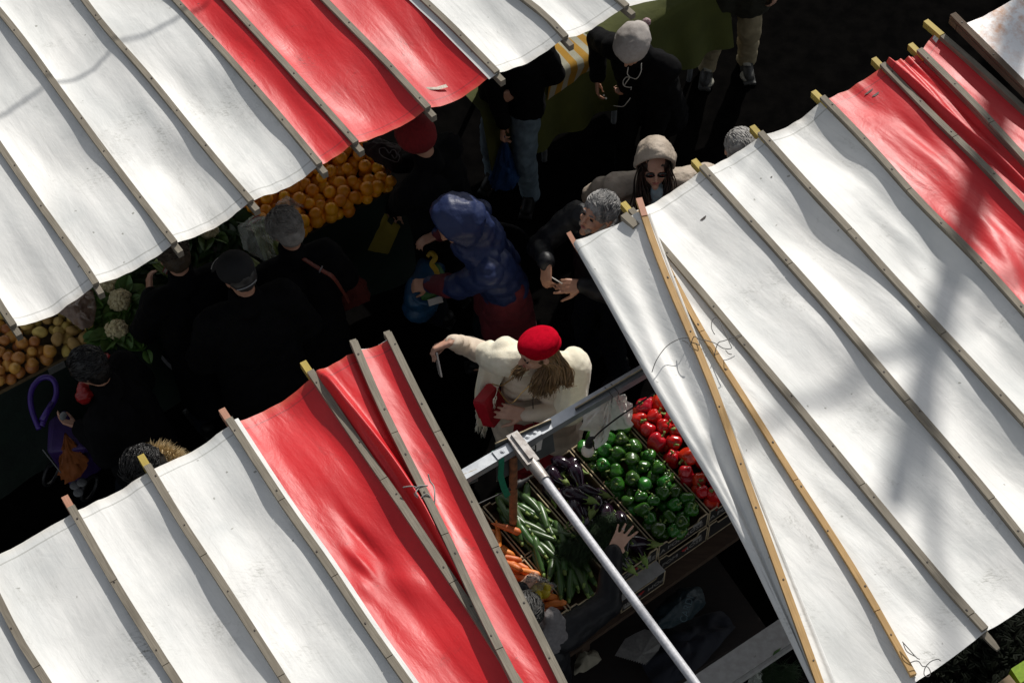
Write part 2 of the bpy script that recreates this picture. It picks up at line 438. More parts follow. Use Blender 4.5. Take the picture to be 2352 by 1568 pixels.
def selvage(mb, roof, L, v0, v1, off, wd, h=.0015, n=50, dip=.012):
    rows, uv = [], []
    for j in range(n + 1):
        v = v0 + (v1 - v0) * j / n; u = lerp_line(L, v)
        rows.append([roof.pt(u + off * (k / 4) , v, h - dip * (k / 4) + .004 * nz(v * 4, 3.)) for k in range(5)]); uv.append([(u + off * k / 4, v + .2) for k in range(5)])
    mb.grid(rows, 0, uv, flip=off < 0)
selvage(ms, RA, La, A_f[8] - .004, VA, -.055, 0, h=.006)
obj('white_selvage', ms, M_white, awA)
m = MB()                                                     # scraps of old tape on the red cloth and a loose string on the white
for pts, w_ in (([(946, 178), (962, 186), (982, 190), (1004, 190), (1026, 184)], .012),):
    rows = []
    for k, p in enumerate(pts):
        u, v = RA.hit(*p); rows.append([RA.pt(u, v + w_ * s, -.045 + .012 * nz(k * 1.7, s)) for s in (-1, 0, 1)])
    m.grid(rows)
M_tape = mat('old_tape', (.60, .52, .44), (.45, .36, .28), rough=.4, scale=60)
obj('tape_scrap', m, M_tape, awA)
m = MB(); pts = [RA.pt(*RA.hit(*p), -.03) for p in ((446, 160), (456, 156), (470, 158), (486, 161), (505, 161), (528, 163))]
m.tube(wire(pts), .0025, 5); obj('loose_string', m, M_lightwire, awA)

# --- lower left stall: white, then red at its right end
RB = Roof((172, 1170), (720, 866), 2.25, .085, -1)
B_pix = [[(-140, 1395), (-60, 1530), (-30, 1590)], [(0, 1381), (44, 1469), (108, 1568)], [(165, 1168), (276, 1361), (380, 1525), (408, 1568)],
         [(340, 1073), (424, 1213), (484, 1301), (544, 1393), (656, 1568)],
         [(527, 966), (664, 1177), (752, 1297), (848, 1445), (936, 1568)],
         [(714, 857), (770, 940), (826, 1025), (906, 1137), (1026, 1317), (1098, 1425), (1142, 1495)],
         [(816, 800), (874, 941), (962, 1113), (1042, 1275), (1102, 1411), (1182, 1568)],
         [(893, 774), (974, 941), (1050, 1083), (1146, 1279), (1226, 1437), (1290, 1568)]]
B_L = [RB.line(p) for p in B_pix]; B_L = [smooth_line(l) if len(l[0]) > 3 else l for l in B_L]
B_f = [.0, .0] + [l[0][0] + .01 for l in B_L[2:]]
awB = thing('market_awning', RB.pt(1, 0), 'white awning ending in three red strips, in front on the left side', 'awning', 'market stall awnings')
VB = 2.5
mw, mr = MB(), MB()
def fold_B(t, v, env):                                       # the slack strip is gathered into one long shining fold
    c = .10 + .62 * min(1, v / .95); wv = .10 + .06 * v
    z = .070 * math.exp(-((t - c) / wv) ** 2) * min(1, v / .12 + .25) * (1 - max(0, min(1, (v - 1.0) / .7)))
    c2 = .06 + .35 * min(1, v / 1.1)
    return env * (z + .028 * math.exp(-((t - c2) / .07) ** 2) * max(0, 1 - v / 1.2) - .02 * min(1, v) + .02)
def crease_B(t, v, env):                                     # dents where the cloth has been pushed
    z = 0
    for (a, b, s1, s2, k) in ((.33, 1.02, .05, .10, .030), (.50, .93, .06, .16, -.026), (.18, 1.12, .10, .07, .024), (.62, 1.22, .12, .10, .02)):
        z += k * math.exp(-((t - a - .3 * (v - b)) / s1) ** 2 - ((v - b) / s2) ** 2)
    return env * z
for i in range(len(B_L) - 1):
    red = i >= 4
    ex = fold_B if i == 5 else crease_B if i == 4 else None
    strip(mr if red else mw, RB, B_L[i], B_L[i + 1], B_f[i] + .012, B_f[i + 1] + .012, VB, 0, S=(.03, .036, .038, .045, .034, .03, .03)[i], seed=20 + i, nu=26 if ex else 16, nv=80, skew=.52 if i != 6 else .5, extra=ex, front=-.012 if i < 5 else .0, h=.01 if i == 6 else 0)
obj('white_canvas', mw, M_white, awB); obj('red_canvas', mr, M_red, awB)
for i, l in enumerate(B_L):
    batten('batten', RB, l, B_f[i] - .01, VB, awB, seed=30 + i, seam=.62, tip=.085 if i < 6 else .03, w=.036, top=.02, h0=.004 + (.034 if i == 6 else .012 if i == 7 else 0), tipmat=M_pink if i in (2, 4) else M_yellow if i in (3, 5) else None)
ms = MB(); selvage(ms, RB, B_L[4], B_f[4], VB, .042, 0, h=.008, dip=.008); obj('white_selvage', ms, M_white, awB)
ms = MB(); rows, uv = [], []
for j in range(5):
    row = []; u_ = []
    for k in range(9):
        t = k / 8; v = B_f[6] + .004 + (B_f[7] - B_f[6]) * t + .028 * j / 4; ua, ub = lerp_line(B_L[6], v), lerp_line(B_L[7], v)
        row.append(RB.pt(ua + (ub - ua) * t, v, .016 - .035 * (1 - abs(2 * t - 1) ** 1.75))); u_.append((ua + (ub - ua) * t, v))
    rows.append(row); uv.append(u_)
ms.grid(rows, 0, uv); obj('white_hem', ms, M_white, awB)
m = MB()
for loop in ([(928, 1134), (948, 1134), (968, 1134), (985, 1128)], [(985, 1130), (962, 1135), (954, 1146), (966, 1158), (984, 1152), (996, 1164), (1000, 1168), (1001, 1150), (998, 1130), (990, 1118), (986, 1106)], [(966, 1134), (958, 1150), (974, 1160), (1000, 1169)]):
    m = MB(); m.tube(wire([RB.pt(*RB.hit(*p), .055 + .01 * math.sin(k * 2.)) for k, p in enumerate(loop)]), .0035, 5)
    obj('tie_wire', m, M_lightwire, awB)

# --- right stall: white, then three red strips; a second white cloth is folded over its left end
RC = Roof((1453, 490), (1885, 226), 2.25, .085, -1)
C_pix = [[(1462, 492), (1505, 566), (1555, 658), (1591, 738), (1651, 830), (1743, 970), (1819, 1097), (1900, 1215), (2000, 1375), (2105, 1568)],
         [(1449, 486), (1519, 570), (1591, 650), (1699, 782), (1771, 866), (1851, 958), (1963, 1097), (2130, 1300), (2240, 1430), (2268, 1456)],
         [(1612, 387), (1675, 456), (1735, 524), (1827, 624), (1971, 790), (2059, 894), (2151, 1002), (2235, 1097), (2352, 1245)],
         [(1746, 309), (1779, 344), (1855, 432), (1951, 532), (2031, 624), (2107, 706), (2263, 874), (2351, 970)],
         [(1888, 228), (1905, 244), (2003, 344), (2107, 464), (2235, 588), (2351, 718)],
         [(2026, 152), (2143, 272), (2259, 384), (2352, 484)],
         [(2110, 124), (2139, 152), (2235, 248), (2331, 352)],
         [(2146, 74), (2250, 164), (2352, 258)]]
C_L = [smooth_line(RC.line(p)) for p in C_pix]
C_f = [l[0][0] + .008 for l in C_L]
def vline(p, q):
    (u0, v0), (u1, v1) = RC.hit(*p), RC.hit(*q)
    return lambda u: v0 + (v1 - v0) * (u - u0) / (u1 - u0)
backC = vline((2108, 1562), (2352, 1386))
def back_of(l):
    v = 2.8
    for _ in range(20): v = backC(lerp_line(l, v))
    return v
C_b = [back_of(l) for l in C_L]
awC = thing('market_awning', RC.pt(1, 0), 'big white awning on the right, with a folded white cloth over its end', 'awning', 'market stall awnings')
mw, mr = MB(), MB()
def dent_C(t, v, env):
    c = .35 + .25 * math.sin(v * 2.2)
    return env * (.030 * math.exp(-((t - c) / .16) ** 2) * math.exp(-((v - 1.15) / .55) ** 2) - .012 * math.exp(-((t - .7) / .1) ** 2) * math.exp(-((v - .5) / .3) ** 2))
def tear_C(t, v, env):
    c = .12 + .5 * min(1, v / 1.1)
    return env * (.055 * math.exp(-((t - c) / .10) ** 2) * (1 - max(0, min(1, (v - .9) / .6))) + .02 * nz(t * 9, v * 3, 4.) * math.exp(-v / .5))
for i in range(len(C_L) - 1):
    red = i >= 4
    ex = dent_C if i in (3, 4) else tear_C if i == 5 else None
    strip(mr if red else mw, RC, C_L[i], C_L[i + 1], C_f[i], C_f[i + 1], 0, 0, S=(.02, .036, .045, .045, .036, .03, .025)[i], seed=40 + i, nu=26 if ex else 18, nv=90, skew=.5, extra=ex, backs=(C_b[i], C_b[i + 1]), front=-.01 if i else 0)
l = C_L[7]; rows, uv = [], []
for j in range(60):
    v = C_f[7] + (C_b[7] - C_f[7]) * j / 59; u = lerp_line(l, v); rows.append([RC.pt(u + .020 * math.sin(a), v, -.016 + .018 * math.cos(a) + .0 * k) for k, a in enumerate(np.linspace(-.2, 2.9, 9))]); uv.append([(u + .01 * k, v - C_f[7]) for k in range(9)])
mr.grid(rows, 0, uv, flip=True)
obj('white_canvas', mw, M_white, awC); obj('red_canvas', mr, M_red, awC)
ms = MB(); rows, uv = [], []
for j in range(4):
    row, u_ = [], []
    for k in range(9):
        t = k / 8; v = C_f[6] + .003 + (C_f[7] - C_f[6]) * t + .035 * j / 3; ua, ub = lerp_line(C_L[6], v), lerp_line(C_L[7], v)
        row.append(RC.pt(ua + (ub - ua) * t, v, .008 - .024 * (1 - abs(2 * t - 1) ** 1.75))); u_.append((ua + (ub - ua) * t, v))
    rows.append(row); uv.append(u_)
ms.grid(rows, 0, uv); obj('white_hem', ms, M_white, awC)
for i, l in enumerate(C_L):
    batten('batten', RC, l, C_f[i] - .008, C_b[i] + (.0 if i else -.02), awC, seed=50 + i, seam=.8, tip=.075, w=.034 if i else .028, top=.02, tipmat=M_yellow, wood=M_newwood if i == 0 else None, h0=.004 + (.03 if i == 7 else .016 if i == 6 else 0), under=i != 0, amp=.003, cover=i == 7)
m = MB(); l = C_L[1]; e = C_b[1]
t = [RC.pt(lerp_line(l, e + k * .03), e + k * .03, -.022) for k in range(-2, 4)]
m.tube(t, [.022, .022, .021, .02, .018, .012], 4); obj('lath_tip', m, M_wood, awC, smooth=False)
ms = MB(); selvage(ms, RC, C_L[4], C_f[4], C_b[4], .030, 0, h=.008, dip=.006); obj('white_selvage', ms, M_white, awC)
# folded cloth on top: left edge E, wooden lath C0, rounded right edge Rr
E_pix = [(1316, 562), (1411, 730), (1471, 842), (1515, 926), (1565, 1000), (1587, 1040), (1640, 1122), (1690, 1215), (1760, 1362), (1862, 1575)]
Z_pix = [(1473, 506), (1503, 602), (1571, 766), (1595, 814), (1647, 942), (1699, 1097), (1780, 1320), (1872, 1575)]
R_pix = [(1500, 520), (1525, 586), (1557, 672), (1590, 760), (1640, 880), (1722, 1097), (1800, 1290), (1900, 1530), (1918, 1575)]
LE, LZ, LR = [smooth_line(RC.line(p)) for p in (E_pix, Z_pix, R_pix)]
fE, fZ, fR = [l[0][0] + .005 for l in (LE, LZ, LR)]
HZ = .085
mp = MB(); rows, uv = [], []
NV = 100; v_end = 3.05
for j in range(NV + 1):
    s = j / NV; row, ur = [], []
    vE = fE + (v_end - fE) * s; vZ = fZ + (v_end - fZ) * s; vR = fR + (v_end - fR) * s
    uE, uZ, uR = lerp_line(LE, vE), lerp_line(LZ, vZ), lerp_line(LR, vR)
    wE = uZ - uE
    for k in range(6):                                      # the hidden lath rolled into the left edge
        a = math.pi * (1.35 - 1.35 * k / 5) ; 
        row.append(RC.pt(uE + .018 - .018 * math.cos(math.pi * .5 * (k / 5) ) - .018 * (1 - k / 5) * 0, vE, .030 - .022 * (1 - k / 5))); ur.append((uE - .1 + .02 * k, vE - fE))
    for i in range(1, 19):
        t = i / 18; v = vE + (vZ - vE) * t; u = uE + .018 + (uZ - uE - .018) * t
        sg = .028 * (1 - abs(2 * t - 1) ** 1.8) * (.8 + .8 * nz(v * 1.3, 3.)) + .055 * t * (1 - t) * math.sin(11 * t + v * 1.1 + .6) * min(1, .3 + v)
        row.append(RC.pt(u, v, .030 + (HZ - .030) * t - sg + .006 * nz(u * 8, v * 2, 9.))); ur.append((u, v - fE))
    wr = max(.02, uR - uZ)
    for i in range(1, 9):
        t = i / 8; v = vZ + (vR - vZ) * t
        hh = HZ - .012 * math.sin(math.pi * t) if t < .6 else HZ - (HZ - .012) * ((t - .6) / .4) ** 1.7
        row.append(RC.pt(uZ + wr * math.sin(t * math.pi / 2), v, hh)); ur.append((uZ + wr * t, v - fE))
    for i in range(1, 5):                                   # and turns back under itself
        row.append(RC.pt(uR - .022 * i * min(1, wr / .08), vR, .012 - .0015 * i)); ur.append((uR + .03 * i, vR - fE))
    rows.append(row); uv.append(ur)
mp.grid(rows, 0, uv); obj('folded_canvas', mp, M_white, awC)
m5 = MB(); strip(m5, RC, LZ, C_L[0], C_f[0] + .06, C_f[0], 0, 3, S=.02, seed=66, nu=14, nv=80, backs=(v_end, C_b[0]), h=-.002); obj('white_canvas', m5, M_white, awC)
batten('batten', RC, LZ, fZ - .05, v_end, awC, seed=71, seam=9, w=.032, top=.026, h0=HZ + .002, wood=M_newwood, under=False, nails=True)
m = MB()
pa_, pb_ = RC.pt(lerp_line(LZ, fZ - .049), fZ - .049, HZ + .030), RC.pt(lerp_line(LZ, fZ + .06), fZ + .06, HZ + .030); pt_ = (pb_ - pa_) / 2
m.box((pa_ + pb_) / 2, RC.n.cross(pt_).normalized() * .0158, pt_, RC.n * .0025); obj('painted_end', m, M_pink, awC, smooth=False)
m = MB(); u0, v0 = RC.hit(1456, 536); m.box(RC.pt(u0, v0 - .03, .045), RC.a * .020, RC.d.normalized() * .05, RC.n * .035); obj('wooden_block', m, M_wood, awC, smooth=False)
m = MB(); pts = [RC.pt(lerp_line(LE, v) + .014, v, -.005) for v in np.linspace(fE - .08, fE + .04, 4)]
m.tube(pts, .017, 4); obj('edge_lath', m, M_pink, awC, smooth=False)
m = MB()
for loop, h in (([(1497, 878), (1508, 858), (1530, 828), (1556, 812), (1575, 808), (1592, 809), (1612, 812), (1640, 820), (1660, 832), (1678, 832), (1674, 820), (1666, 802), (1658, 784), (1650, 768), (1642, 762), (1634, 770), (1633, 786), (1640, 800)], .11),
                ([(1640, 826), (1648, 806), (1662, 800), (1680, 794), (1700, 786)], .06), ([(1584, 826), (1592, 812), (1602, 816), (1606, 830), (1596, 826)], .13), ([(1566, 808), (1578, 822), (1590, 836)], .12), ([(1666, 816), (1672, 832), (1680, 834)], .07)):
    m = MB(); m.tube(wire([RC.pt(*RC.hit(*p), h - (.03 if k == 0 else 0)) for k, p in enumerate(loop)]), .0022, 5)
    obj('tie_wire', m, M_wire, awC)
for loop in ([(2070, 1486), (2086, 1504), (2102, 1522), (2110, 1526)], [(2072, 1490), (2080, 1508), (2100, 1520)], [(2088, 1534), (2100, 1530), (2108, 1532), (2116, 1542), (2128, 1544), (2134, 1556), (2130, 1566), (2120, 1562), (2122, 1546), (2134, 1532), (2150, 1526), (2158, 1530)]):
    m = MB(); m.tube(wire([RC.pt(*RC.hit(*p), .05) for p in loop]), .0022, 5)
    obj('tie_wire', m, M_wire, awC)
# --- a fourth awning just showing behind the right one
RD = Roof((2213, 54), (2311, 0), 2.35, .05, -1)
Ld = RD.line([(2187, 40), (2213, 66), (2352, 204)]); Ld2 = RD.line([(2400, -60), (2470, 20), (2560, 110)])
awD = thing('market_awning', RD.pt(0, 0), 'rust stained white awning at the top right corner', 'awning', 'market stall awnings')
md = MB(); strip(md, RD, Ld, Ld2, RD.hit(2213, 54)[1], RD.hit(2400, -55)[1], 2.2, 0, S=.07, seed=81, nv=60, front=.02)
m_, n_, b_ = new_mat('rust_stained_pvc')
uvn = n_.nodes.new('ShaderNodeUVMap'); uvn.uv_map = 'UVMap'; sp = n_.nodes.new('ShaderNodeSeparateXYZ'); n_.links.new(uvn.outputs[0], sp.inputs[0])
f1 = noise_n(n_, uvn.outputs[0], 7, 5, .7)
k_ = math_n(n_, 'MULTIPLY', ramp(n_, f1, .42, .62), ramp(n_, sp.outputs[1], .05, .45, 1, 0))
n_.links.new(mixc(n_, k_, (.78, .79, .80), (.50, .22, .09)), b_.inputs['Base Color']); b_.inputs['Roughness'].default_value = .45
bump(n_, b_, noise_n(n_, uvn.outputs[0], 5, 4), .4, .02)
obj('white_canvas', md, m_, awD)
batten('batten', RD, Ld, Ld[0][0], 2.2, awD, wood=wood_mat('brown_lath', (.13, .09, .06), (.07, .05, .035)), w=.038, top=.02, seed=90, tip=.0, h0=.01)

# --- marks on the cloth: scuffs where things have rubbed, and two small tears
def on_cloth(px, py):
    d = ray(px, py).normalized(); dg = bpy.context.evaluated_depsgraph_get(); ok, p, n, *_ = scene.ray_cast(dg, CAMP, d)
    return p, (n if n.z > 0 else -n)
def scuffs(m_, spots, colr):
    n = m_.node_tree; b = n.nodes['Principled BSDF']; src = b.inputs['Base Color'].links[0].from_socket
    g = n.nodes.new('ShaderNodeNewGeometry'); mp = n.nodes.new('ShaderNodeMapping'); mp.inputs['Rotation'].default_value = (0, 0, R(59)); mp.inputs['Scale'].default_value = (.45, 1.3, 1)
    n.links.new(g.outputs['Position'], mp.inputs[0]); fl = ramp(n, noise_n(n, mp.outputs[0], 75, 4, .75), .50, .64); big = ramp(n, noise_n(n, g.outputs['Position'], 9, 4), .38, .62)
    for (px, py, rad, k) in spots:
        c, _ = on_cloth(px, py); d = n.nodes.new('ShaderNodeVectorMath'); d.operation = 'DISTANCE'; n.links.new(g.outputs['Position'], d.inputs[0]); d.inputs[1].default_value = c
        f = math_n(n, 'MULTIPLY', ramp(n, d.outputs['Value'], rad, rad * .15), math_n(n, 'MULTIPLY', math_n(n, 'ADD', fl, .10), big))
        src = mixc(n, math_n(n, 'MULTIPLY', f, k), src, colr)
    n.links.new(src, b.inputs['Base Color'])
scuffs(M_white, [(1762, 665, .15, .9), (1720, 690, .08, .9), (1910, 1160, .13, .8), (1280, 1480, .16, .6), (335, 1490, .2, .8), (505, 1450, .15, .5), (340, 300, .3, .5), (520, 240, .25, .5), (2200, 1420, .12, .7), (2140, 1500, .1, .8), (2050, 1330, .16, .5), (1660, 700, .1, .4), (1990, 960, .2, .35), (220, 390, .22, .5), (600, 1330, .2, .45), (700, 1480, .2, .45), (1850, 1420, .2, .5), (2270, 1330, .15, .6)], (.17, .17, .14))
scuffs(M_red, [(700, 140, .16, .6), (960, 180, .14, .5), (1082, 1235, .10, .9), (940, 1290, .2, .4), (2110, 420, .2, .5), (2010, 225, .10, .8)], (.10, .03, .03))
for (px, py, a_, b_) in ((1616, 502, .018, .008), (1996, 212, .028, .007), (2012, 218, .022, .009), (1772, 407, .006, .004)):
    c, nn = on_cloth(px, py); x_ = RC.a - nn * RC.a.dot(nn); x_.normalize(); y_ = nn.cross(x_); m = MB()
    P = [c + nn * .0025 + x_ * (a_ * math.cos(q) * (1 + .3 * math.sin(3 * q))) + y_ * (b_ * math.sin(q) * (1 + .3 * math.cos(2 * q))) for q in np.linspace(0, 2 * math.pi, 12)[:-1]]
    m.add(P, [tuple(range(11))]); obj('tear_hole', m, M_nail, awC)
# ------------------------------------------------------------------ metal frame of the open stall
def text_mesh(txt, size, extr=.0006):
    c = bpy.data.curves.new('t', 'FONT'); c.body = txt; c.size = size; c.extrude = extr; c.align_x = 'CENTER'; c.align_y = 'CENTER'; c.resolution_u = 3
    o = bpy.data.objects.new('t', c); col.objects.link(o)
    me = bpy.data.meshes.new_from_object(o.evaluated_get(bpy.context.evaluated_depsgraph_get()))
    v = [Vector(p.co) for p in me.vertices]; f = [tuple(p.vertices) for p in me.polygons]
    bpy.data.objects.remove(o); bpy.data.curves.remove(c); bpy.data.meshes.remove(me)
    return v, f
def put_text(mb, txt, size, c, right, up, mi=0):
    v, f = text_mesh(txt, size); n = right.cross(up)
    mb.add([c + right * p.x + up * p.y + n * p.z for p in v], f, mi)
def sq_beam(mb, a, b, w, h, side=None, mi=0):
    d = (b - a).normalized(); sd = (side or d.cross(UP)).normalized(); up = sd.cross(d).normalized()
    mb.box((a + b) / 2, d * ((b - a).length / 2), sd * (w / 2), up * (h / 2), mi)
    return d, sd, up
ZB = 1.82
b0, b1 = W(1065, 1095, ZB), W(1475, 855, ZB); bd = (b1 - b0).normalized(); bs = bd.cross(UP).normalized()
fr = thing('steel_scaffold', V(b0.x, b0.y, 0), 'galvanised steel frame of the open stall with a diagonal tube and rusty post', 'frame')
m = MB(); sq_beam(m, b0 - bd * 1.2, b1 + bd * 1.3, .058, .05); obj('front_beam', m, M_galv, fr, smooth=False)
m = MB(); sq_beam(m, b0 - bd * 1.2 + V(0, 0, -.033), b1 + bd * 1.3 + V(0, 0, -.033), .040, .014); obj('beam_lip', m, M_galv, fr, smooth=False)
J = W(1187, 1024, ZB); dn = W(1600, 1572, 2.02); pd = (dn - W(1206, 1050, ZB + .02)).normalized()
for t, nb in ((-.085, 1), (.085, 2)):
    m = MB(); c = J + bd * t + UP * .0285; m.box(c, bd * (.05 if nb == 2 else .045), bs * .0275, UP * .0035); pl = obj('bracket_plate', m, M_galv, fr, smooth=False)
    for q in ((-.022, .022) if nb == 2 else (.0,)):
        m = MB(); cc = c + bd * q + UP * .003
        m.tube([cc, cc + UP * .004, cc + UP * .0041, cc + UP * .007], [.013, .012, .007, .007], 12); obj('bolt', m, M_galv, pl, auto=40)
m = MB(); js = pd.cross(UP).normalized()
m.box(J + UP * .045, pd * .05, js * .032, UP * .014); m.box(J + pd * .085 + UP * .03, pd * .075, js * .034, UP * .028); m.box(J + pd * .05 + UP * .064, pd * .09, js * .010, UP * .008)
m.tube([J + pd * .14 + UP * .03, J + pd * .27 + UP * .03 + pd * 0], [.031, .029], 14)
M_cast = mat('cast_aluminium', (.45, .43, .41), (.30, .27, .25), rough=.5, scale=20, metal=.35, bumps=.3); obj('corner_socket', m, M_cast, fr, auto=40)
m = MB(); p0 = J + pd * .2 + UP * .03; L = 2.1; m.tube([p0 + (dn - p0).normalized() * L * k / 6 for k in range(7)], .0215, 16)
M_alu = mat('grey_painted_tube', (.62, .63, .67), (.46, .47, .50), rough=.5, scale=60, metal=0., bumps=.15, bscale=200, bdist=.001); obj('roof_tube', m, M_alu, fr, auto=40)
m = MB(); t = W(1179, 1045, ZB - .03); m.tube([V(t.x, t.y, 0), V(t.x, t.y, .9), V(t.x, t.y, 1.3), t], .021, 12); obj('post', m, M_rust, fr, auto=40)
rb0, rb1 = W(1590, 1592, 1.02), W(1850, 1418, 1.02); rd = (rb1 - rb0).normalized(); rs = rd.cross(UP).normalized()
M_whiteboard = mat('white_painted_board', (.40, .395, .38), (.33, .32, .30), rough=.6, scale=30, bumps=.1)
tb = thing('side_table', W(1700, 1560, 0), 'white narrow table board behind the vendor, at the bottom edge', 'table')
m = MB(); m.box((rb0 + rb1) / 2, rd * 1.0, rs * .068, UP * .012); obj('table_top', m, M_whiteboard, tb, smooth=False)
m = MB(); m.box((rb0 + rb1) / 2 + rs * .078 - UP * .02, rd * 1.0, rs * .008, UP * .02); obj('edge_rail', m, M_whiteboard, tb, smooth=False)
for q in (-.8, .8):
    m = MB(); c = (rb0 + rb1) / 2 + rd * q; m.box(V(c.x, c.y, .504), rd * .02, rs * .03, UP * .504); obj('leg', m, M_galv, tb, smooth=False)
m = MB(); c = W(1784, 1510 - 15, 1.0345); m.tube([c - rd * .03 + rs * .006, c - rd * .012, c + rd * .012, c + rd * .03 - rs * .004], [.001, .007, .006, .001], 6, flat=.3)
M_leaf = mat('leaf_green', (.05, .13, .02), (.03, .085, .014), rough=.55, scale=30, vary=.25)
obj('fallen_leaf', m, M_leaf, label='small green leaf lying on the white narrow board', cat='leaf')

# slate coloured price boards hanging behind the beam
M_slate = mat('dark_card', (.075, .082, .08), (.05, .054, .053), rough=.8, scale=10, bumps=.2)
M_cardedge = mat('card_edge', (.48, .39, .25), (.36, .28, .17), rough=.85, scale=40, bumps=.1)
M_paper = mat('white_paper', (.62, .60, .56), (.52, .50, .46), rough=.85, scale=25, bumps=.2)
M_ink = mat('black_ink', (.012, .012, .012), rough=.8, bumps=0)
def board(p00, p10, p01, p11, label, thick=.006):
    """corner pixels with heights: top left, top right, bottom left, bottom right"""
    a, b, c, d = [W(*p) for p in (p00, p10, p01, p11)]; n = (b - a).cross(c - a).normalized(); n = -n if n.y > 0 else n
    t = thing('price_board', (c + d) / 2, label, 'sign', 'dark cards hung on the steel beam')
    m = MB(); P = []
    for k in range(13):
        s = k / 12; j = .004 * nz(k * .9, p00[0]); P += [a.lerp(b, s) + UP * j, c.lerp(d, s) + UP * j]
    Q = [p - n * thick for p in P]; F = []
    for k in range(12): F.append((2 * k, 2 * k + 1, 2 * k + 3, 2 * k + 2))
    m.add(P, F); m.add(Q, [f[::-1] for f in F]); obj('card', m, M_slate, t, smooth=False)
    m = MB(); m.tube([p + UP * .002 - n * thick / 2 for p in P[::2]], thick * .62, 6); m.tube([p - n * thick / 2 for p in P[1::2]], thick * .5, 6); obj('cut_edge', m, M_cardedge, t)
    return t, a, b, c, d, n
t, a, b, c, d, n = board((1138, 1020, 1.87), (1266, 964, 1.87), (1141, 1105, 1.60), (1275, 1036, 1.60), 'dark card with a white N mark hanging beside the corner joint')
r_ = (b - a).normalized(); u_ = (a - c).normalized(); c0 = a.lerp(b, .62).lerp(c.lerp(d, .62), .60) + n * .003
m = MB(); m.add([c0 - r_ * .055 - u_ * .02, c0 + r_ * .05 - u_ * .028, c0 + r_ * .060 + u_ * .045, c0 - r_ * .02 + u_ * .018], [(0, 1, 2, 3)]); st = obj('paper_patch', m, M_paper, t, smooth=False)
m = MB(); put_text(m, 'N', .07, c0 + n * .002, r_, u_); obj('letter', m, M_ink, t, smooth=False)
board((1322, 938, 1.87), (1478, 846, 1.87), (1324, 952, 1.80), (1480, 862, 1.80), 'long dark card hanging behind the beam on the right of the beret')
board((1046, 1098, 1.84), (1098, 1078, 1.84), (1046, 1124, 1.74), (1098, 1104, 1.74), 'small dark card at the left end of the beam')
m = MB()
for q in (1398, 1412):
    c = W(q, 1095 - (q - 1065) * 240 / 410 , ZB + .026); m = MB()
    m.tube(wire([c - bs * .031 - UP * .06, c - bs * .031 - UP * .01, c - bs * .028 + UP * .003, c + bs * .028 + UP * .003, c + bs * .031 - UP * .01, c + bs * .031 - UP * .06]), .0022, 5)
    obj('wire_hook', m, M_wire, label='thin wire hook round the beam, the %s of two' % ('left' if q < 1400 else 'right'), cat='hook', group='wire hooks on the beam')
# green strap knotted round the beam
m = MB(); M_green = mat('green_webbing', (.012, .24, .13), (.008, .17, .09), rough=.6, scale=40, bumps=.3, bscale=300, bdist=.002)
sc_ = W(1143, 1049, ZB); hw = .017
pts = [sc_ - bs * .033 - UP * .03, sc_ - bs * .033 + UP * .02, sc_ - bs * .02 + UP * .029, sc_ + bs * .02 + UP * .029, sc_ + bs * .033 + UP * .02, sc_ + bs * .034 - UP * .03]
pts += [W(1150, 1093, 1.70), W(1157, 1118, 1.60), W(1167, 1140, 1.50)]
m.grid([[p + bd * hw * s for s in (-1, 0, 1)] for p in pts]); m.grid([[p + bd * hw * s - bs * .002 * (1 if k > 4 else -1) - UP * .002 for s in (-1, 0, 1)] for k, p in enumerate(pts)], flip=True)
obj('green_strap', m, M_green, label='bright green webbing strap tied round the steel beam', cat='strap')
# lamp cable with a plug, and the bulb hanging over the green peppers
M_rubber = mat('black_rubber', (.012, .012, .013), rough=.55, bumps=.1)
cb = thing('lamp_cable', W(1180, 1118, 1.45), 'black cable with a plug strung behind the rusty post', 'cable')
m = MB(); m.tube(wire([W(1092, 1160, 1.5), W(1128, 1143, 1.48), W(1160, 1128, 1.47), W(1186, 1113, 1.47), W(1210, 1100, 1.48), W(1240, 1085, 1.52), W(1275, 1062, 1.58)]), .0042, 7); obj('cord', m, M_rubber, cb)
pa, pb = W(1163, 1127, 1.475), W(1216, 1097, 1.485)
m = MB(); m.tube([pa, pa.lerp(pb, .15), pa.lerp(pb, .3), pa.lerp(pb, .35), pa.lerp(pb, .65), pa.lerp(pb, .7), pa.lerp(pb, 1)], [.006, .010, .012, .020, .020, .012, .006], 12); obj('plug', m, M_rubber, cb)
bl = thing('hanging_bulb', W(1348, 1034, 1.38), 'unlit white bulb in a black socket hanging above the green peppers', 'light bulb')
m = MB(); m.tube(wire([W(1366, 1003, 1.46), W(1385, 985, 1.52), W(1420, 958, 1.62), W(1456, 934, 1.72), W(1500, 905, 1.8), W(1540, 880, 1.84)]), .0046, 7); obj('cord', m, M_rubber, bl)
sk, bb = W(1366, 1004, 1.455), W(1352, 1013, 1.415); bdn = V(-.12, -.35, -1).normalized(); top = W(1355, 1007, 1.44)
m = MB(); m.tube([sk, top, top + bdn * .02, top + bdn * .021, top + bdn * .055], [.007, .013, .017, .022, .020], 14); obj('socket', m, M_rubber, bl, auto=40)
M_opal = mat('opal_bulb', (.75, .70, .60), (.72, .67, .57), rough=.3, scale=5, bumps=0)
m = MB(); o = top + bdn * .05; m.tube([o, o + bdn * .008, o + bdn * .02, o + bdn * .035, o + bdn * .05, o + bdn * .062, o + bdn * .068], [.019, .026, .033, .035, .031, .019, .004], 20); obj('glass_bulb', m, M_opal, bl)

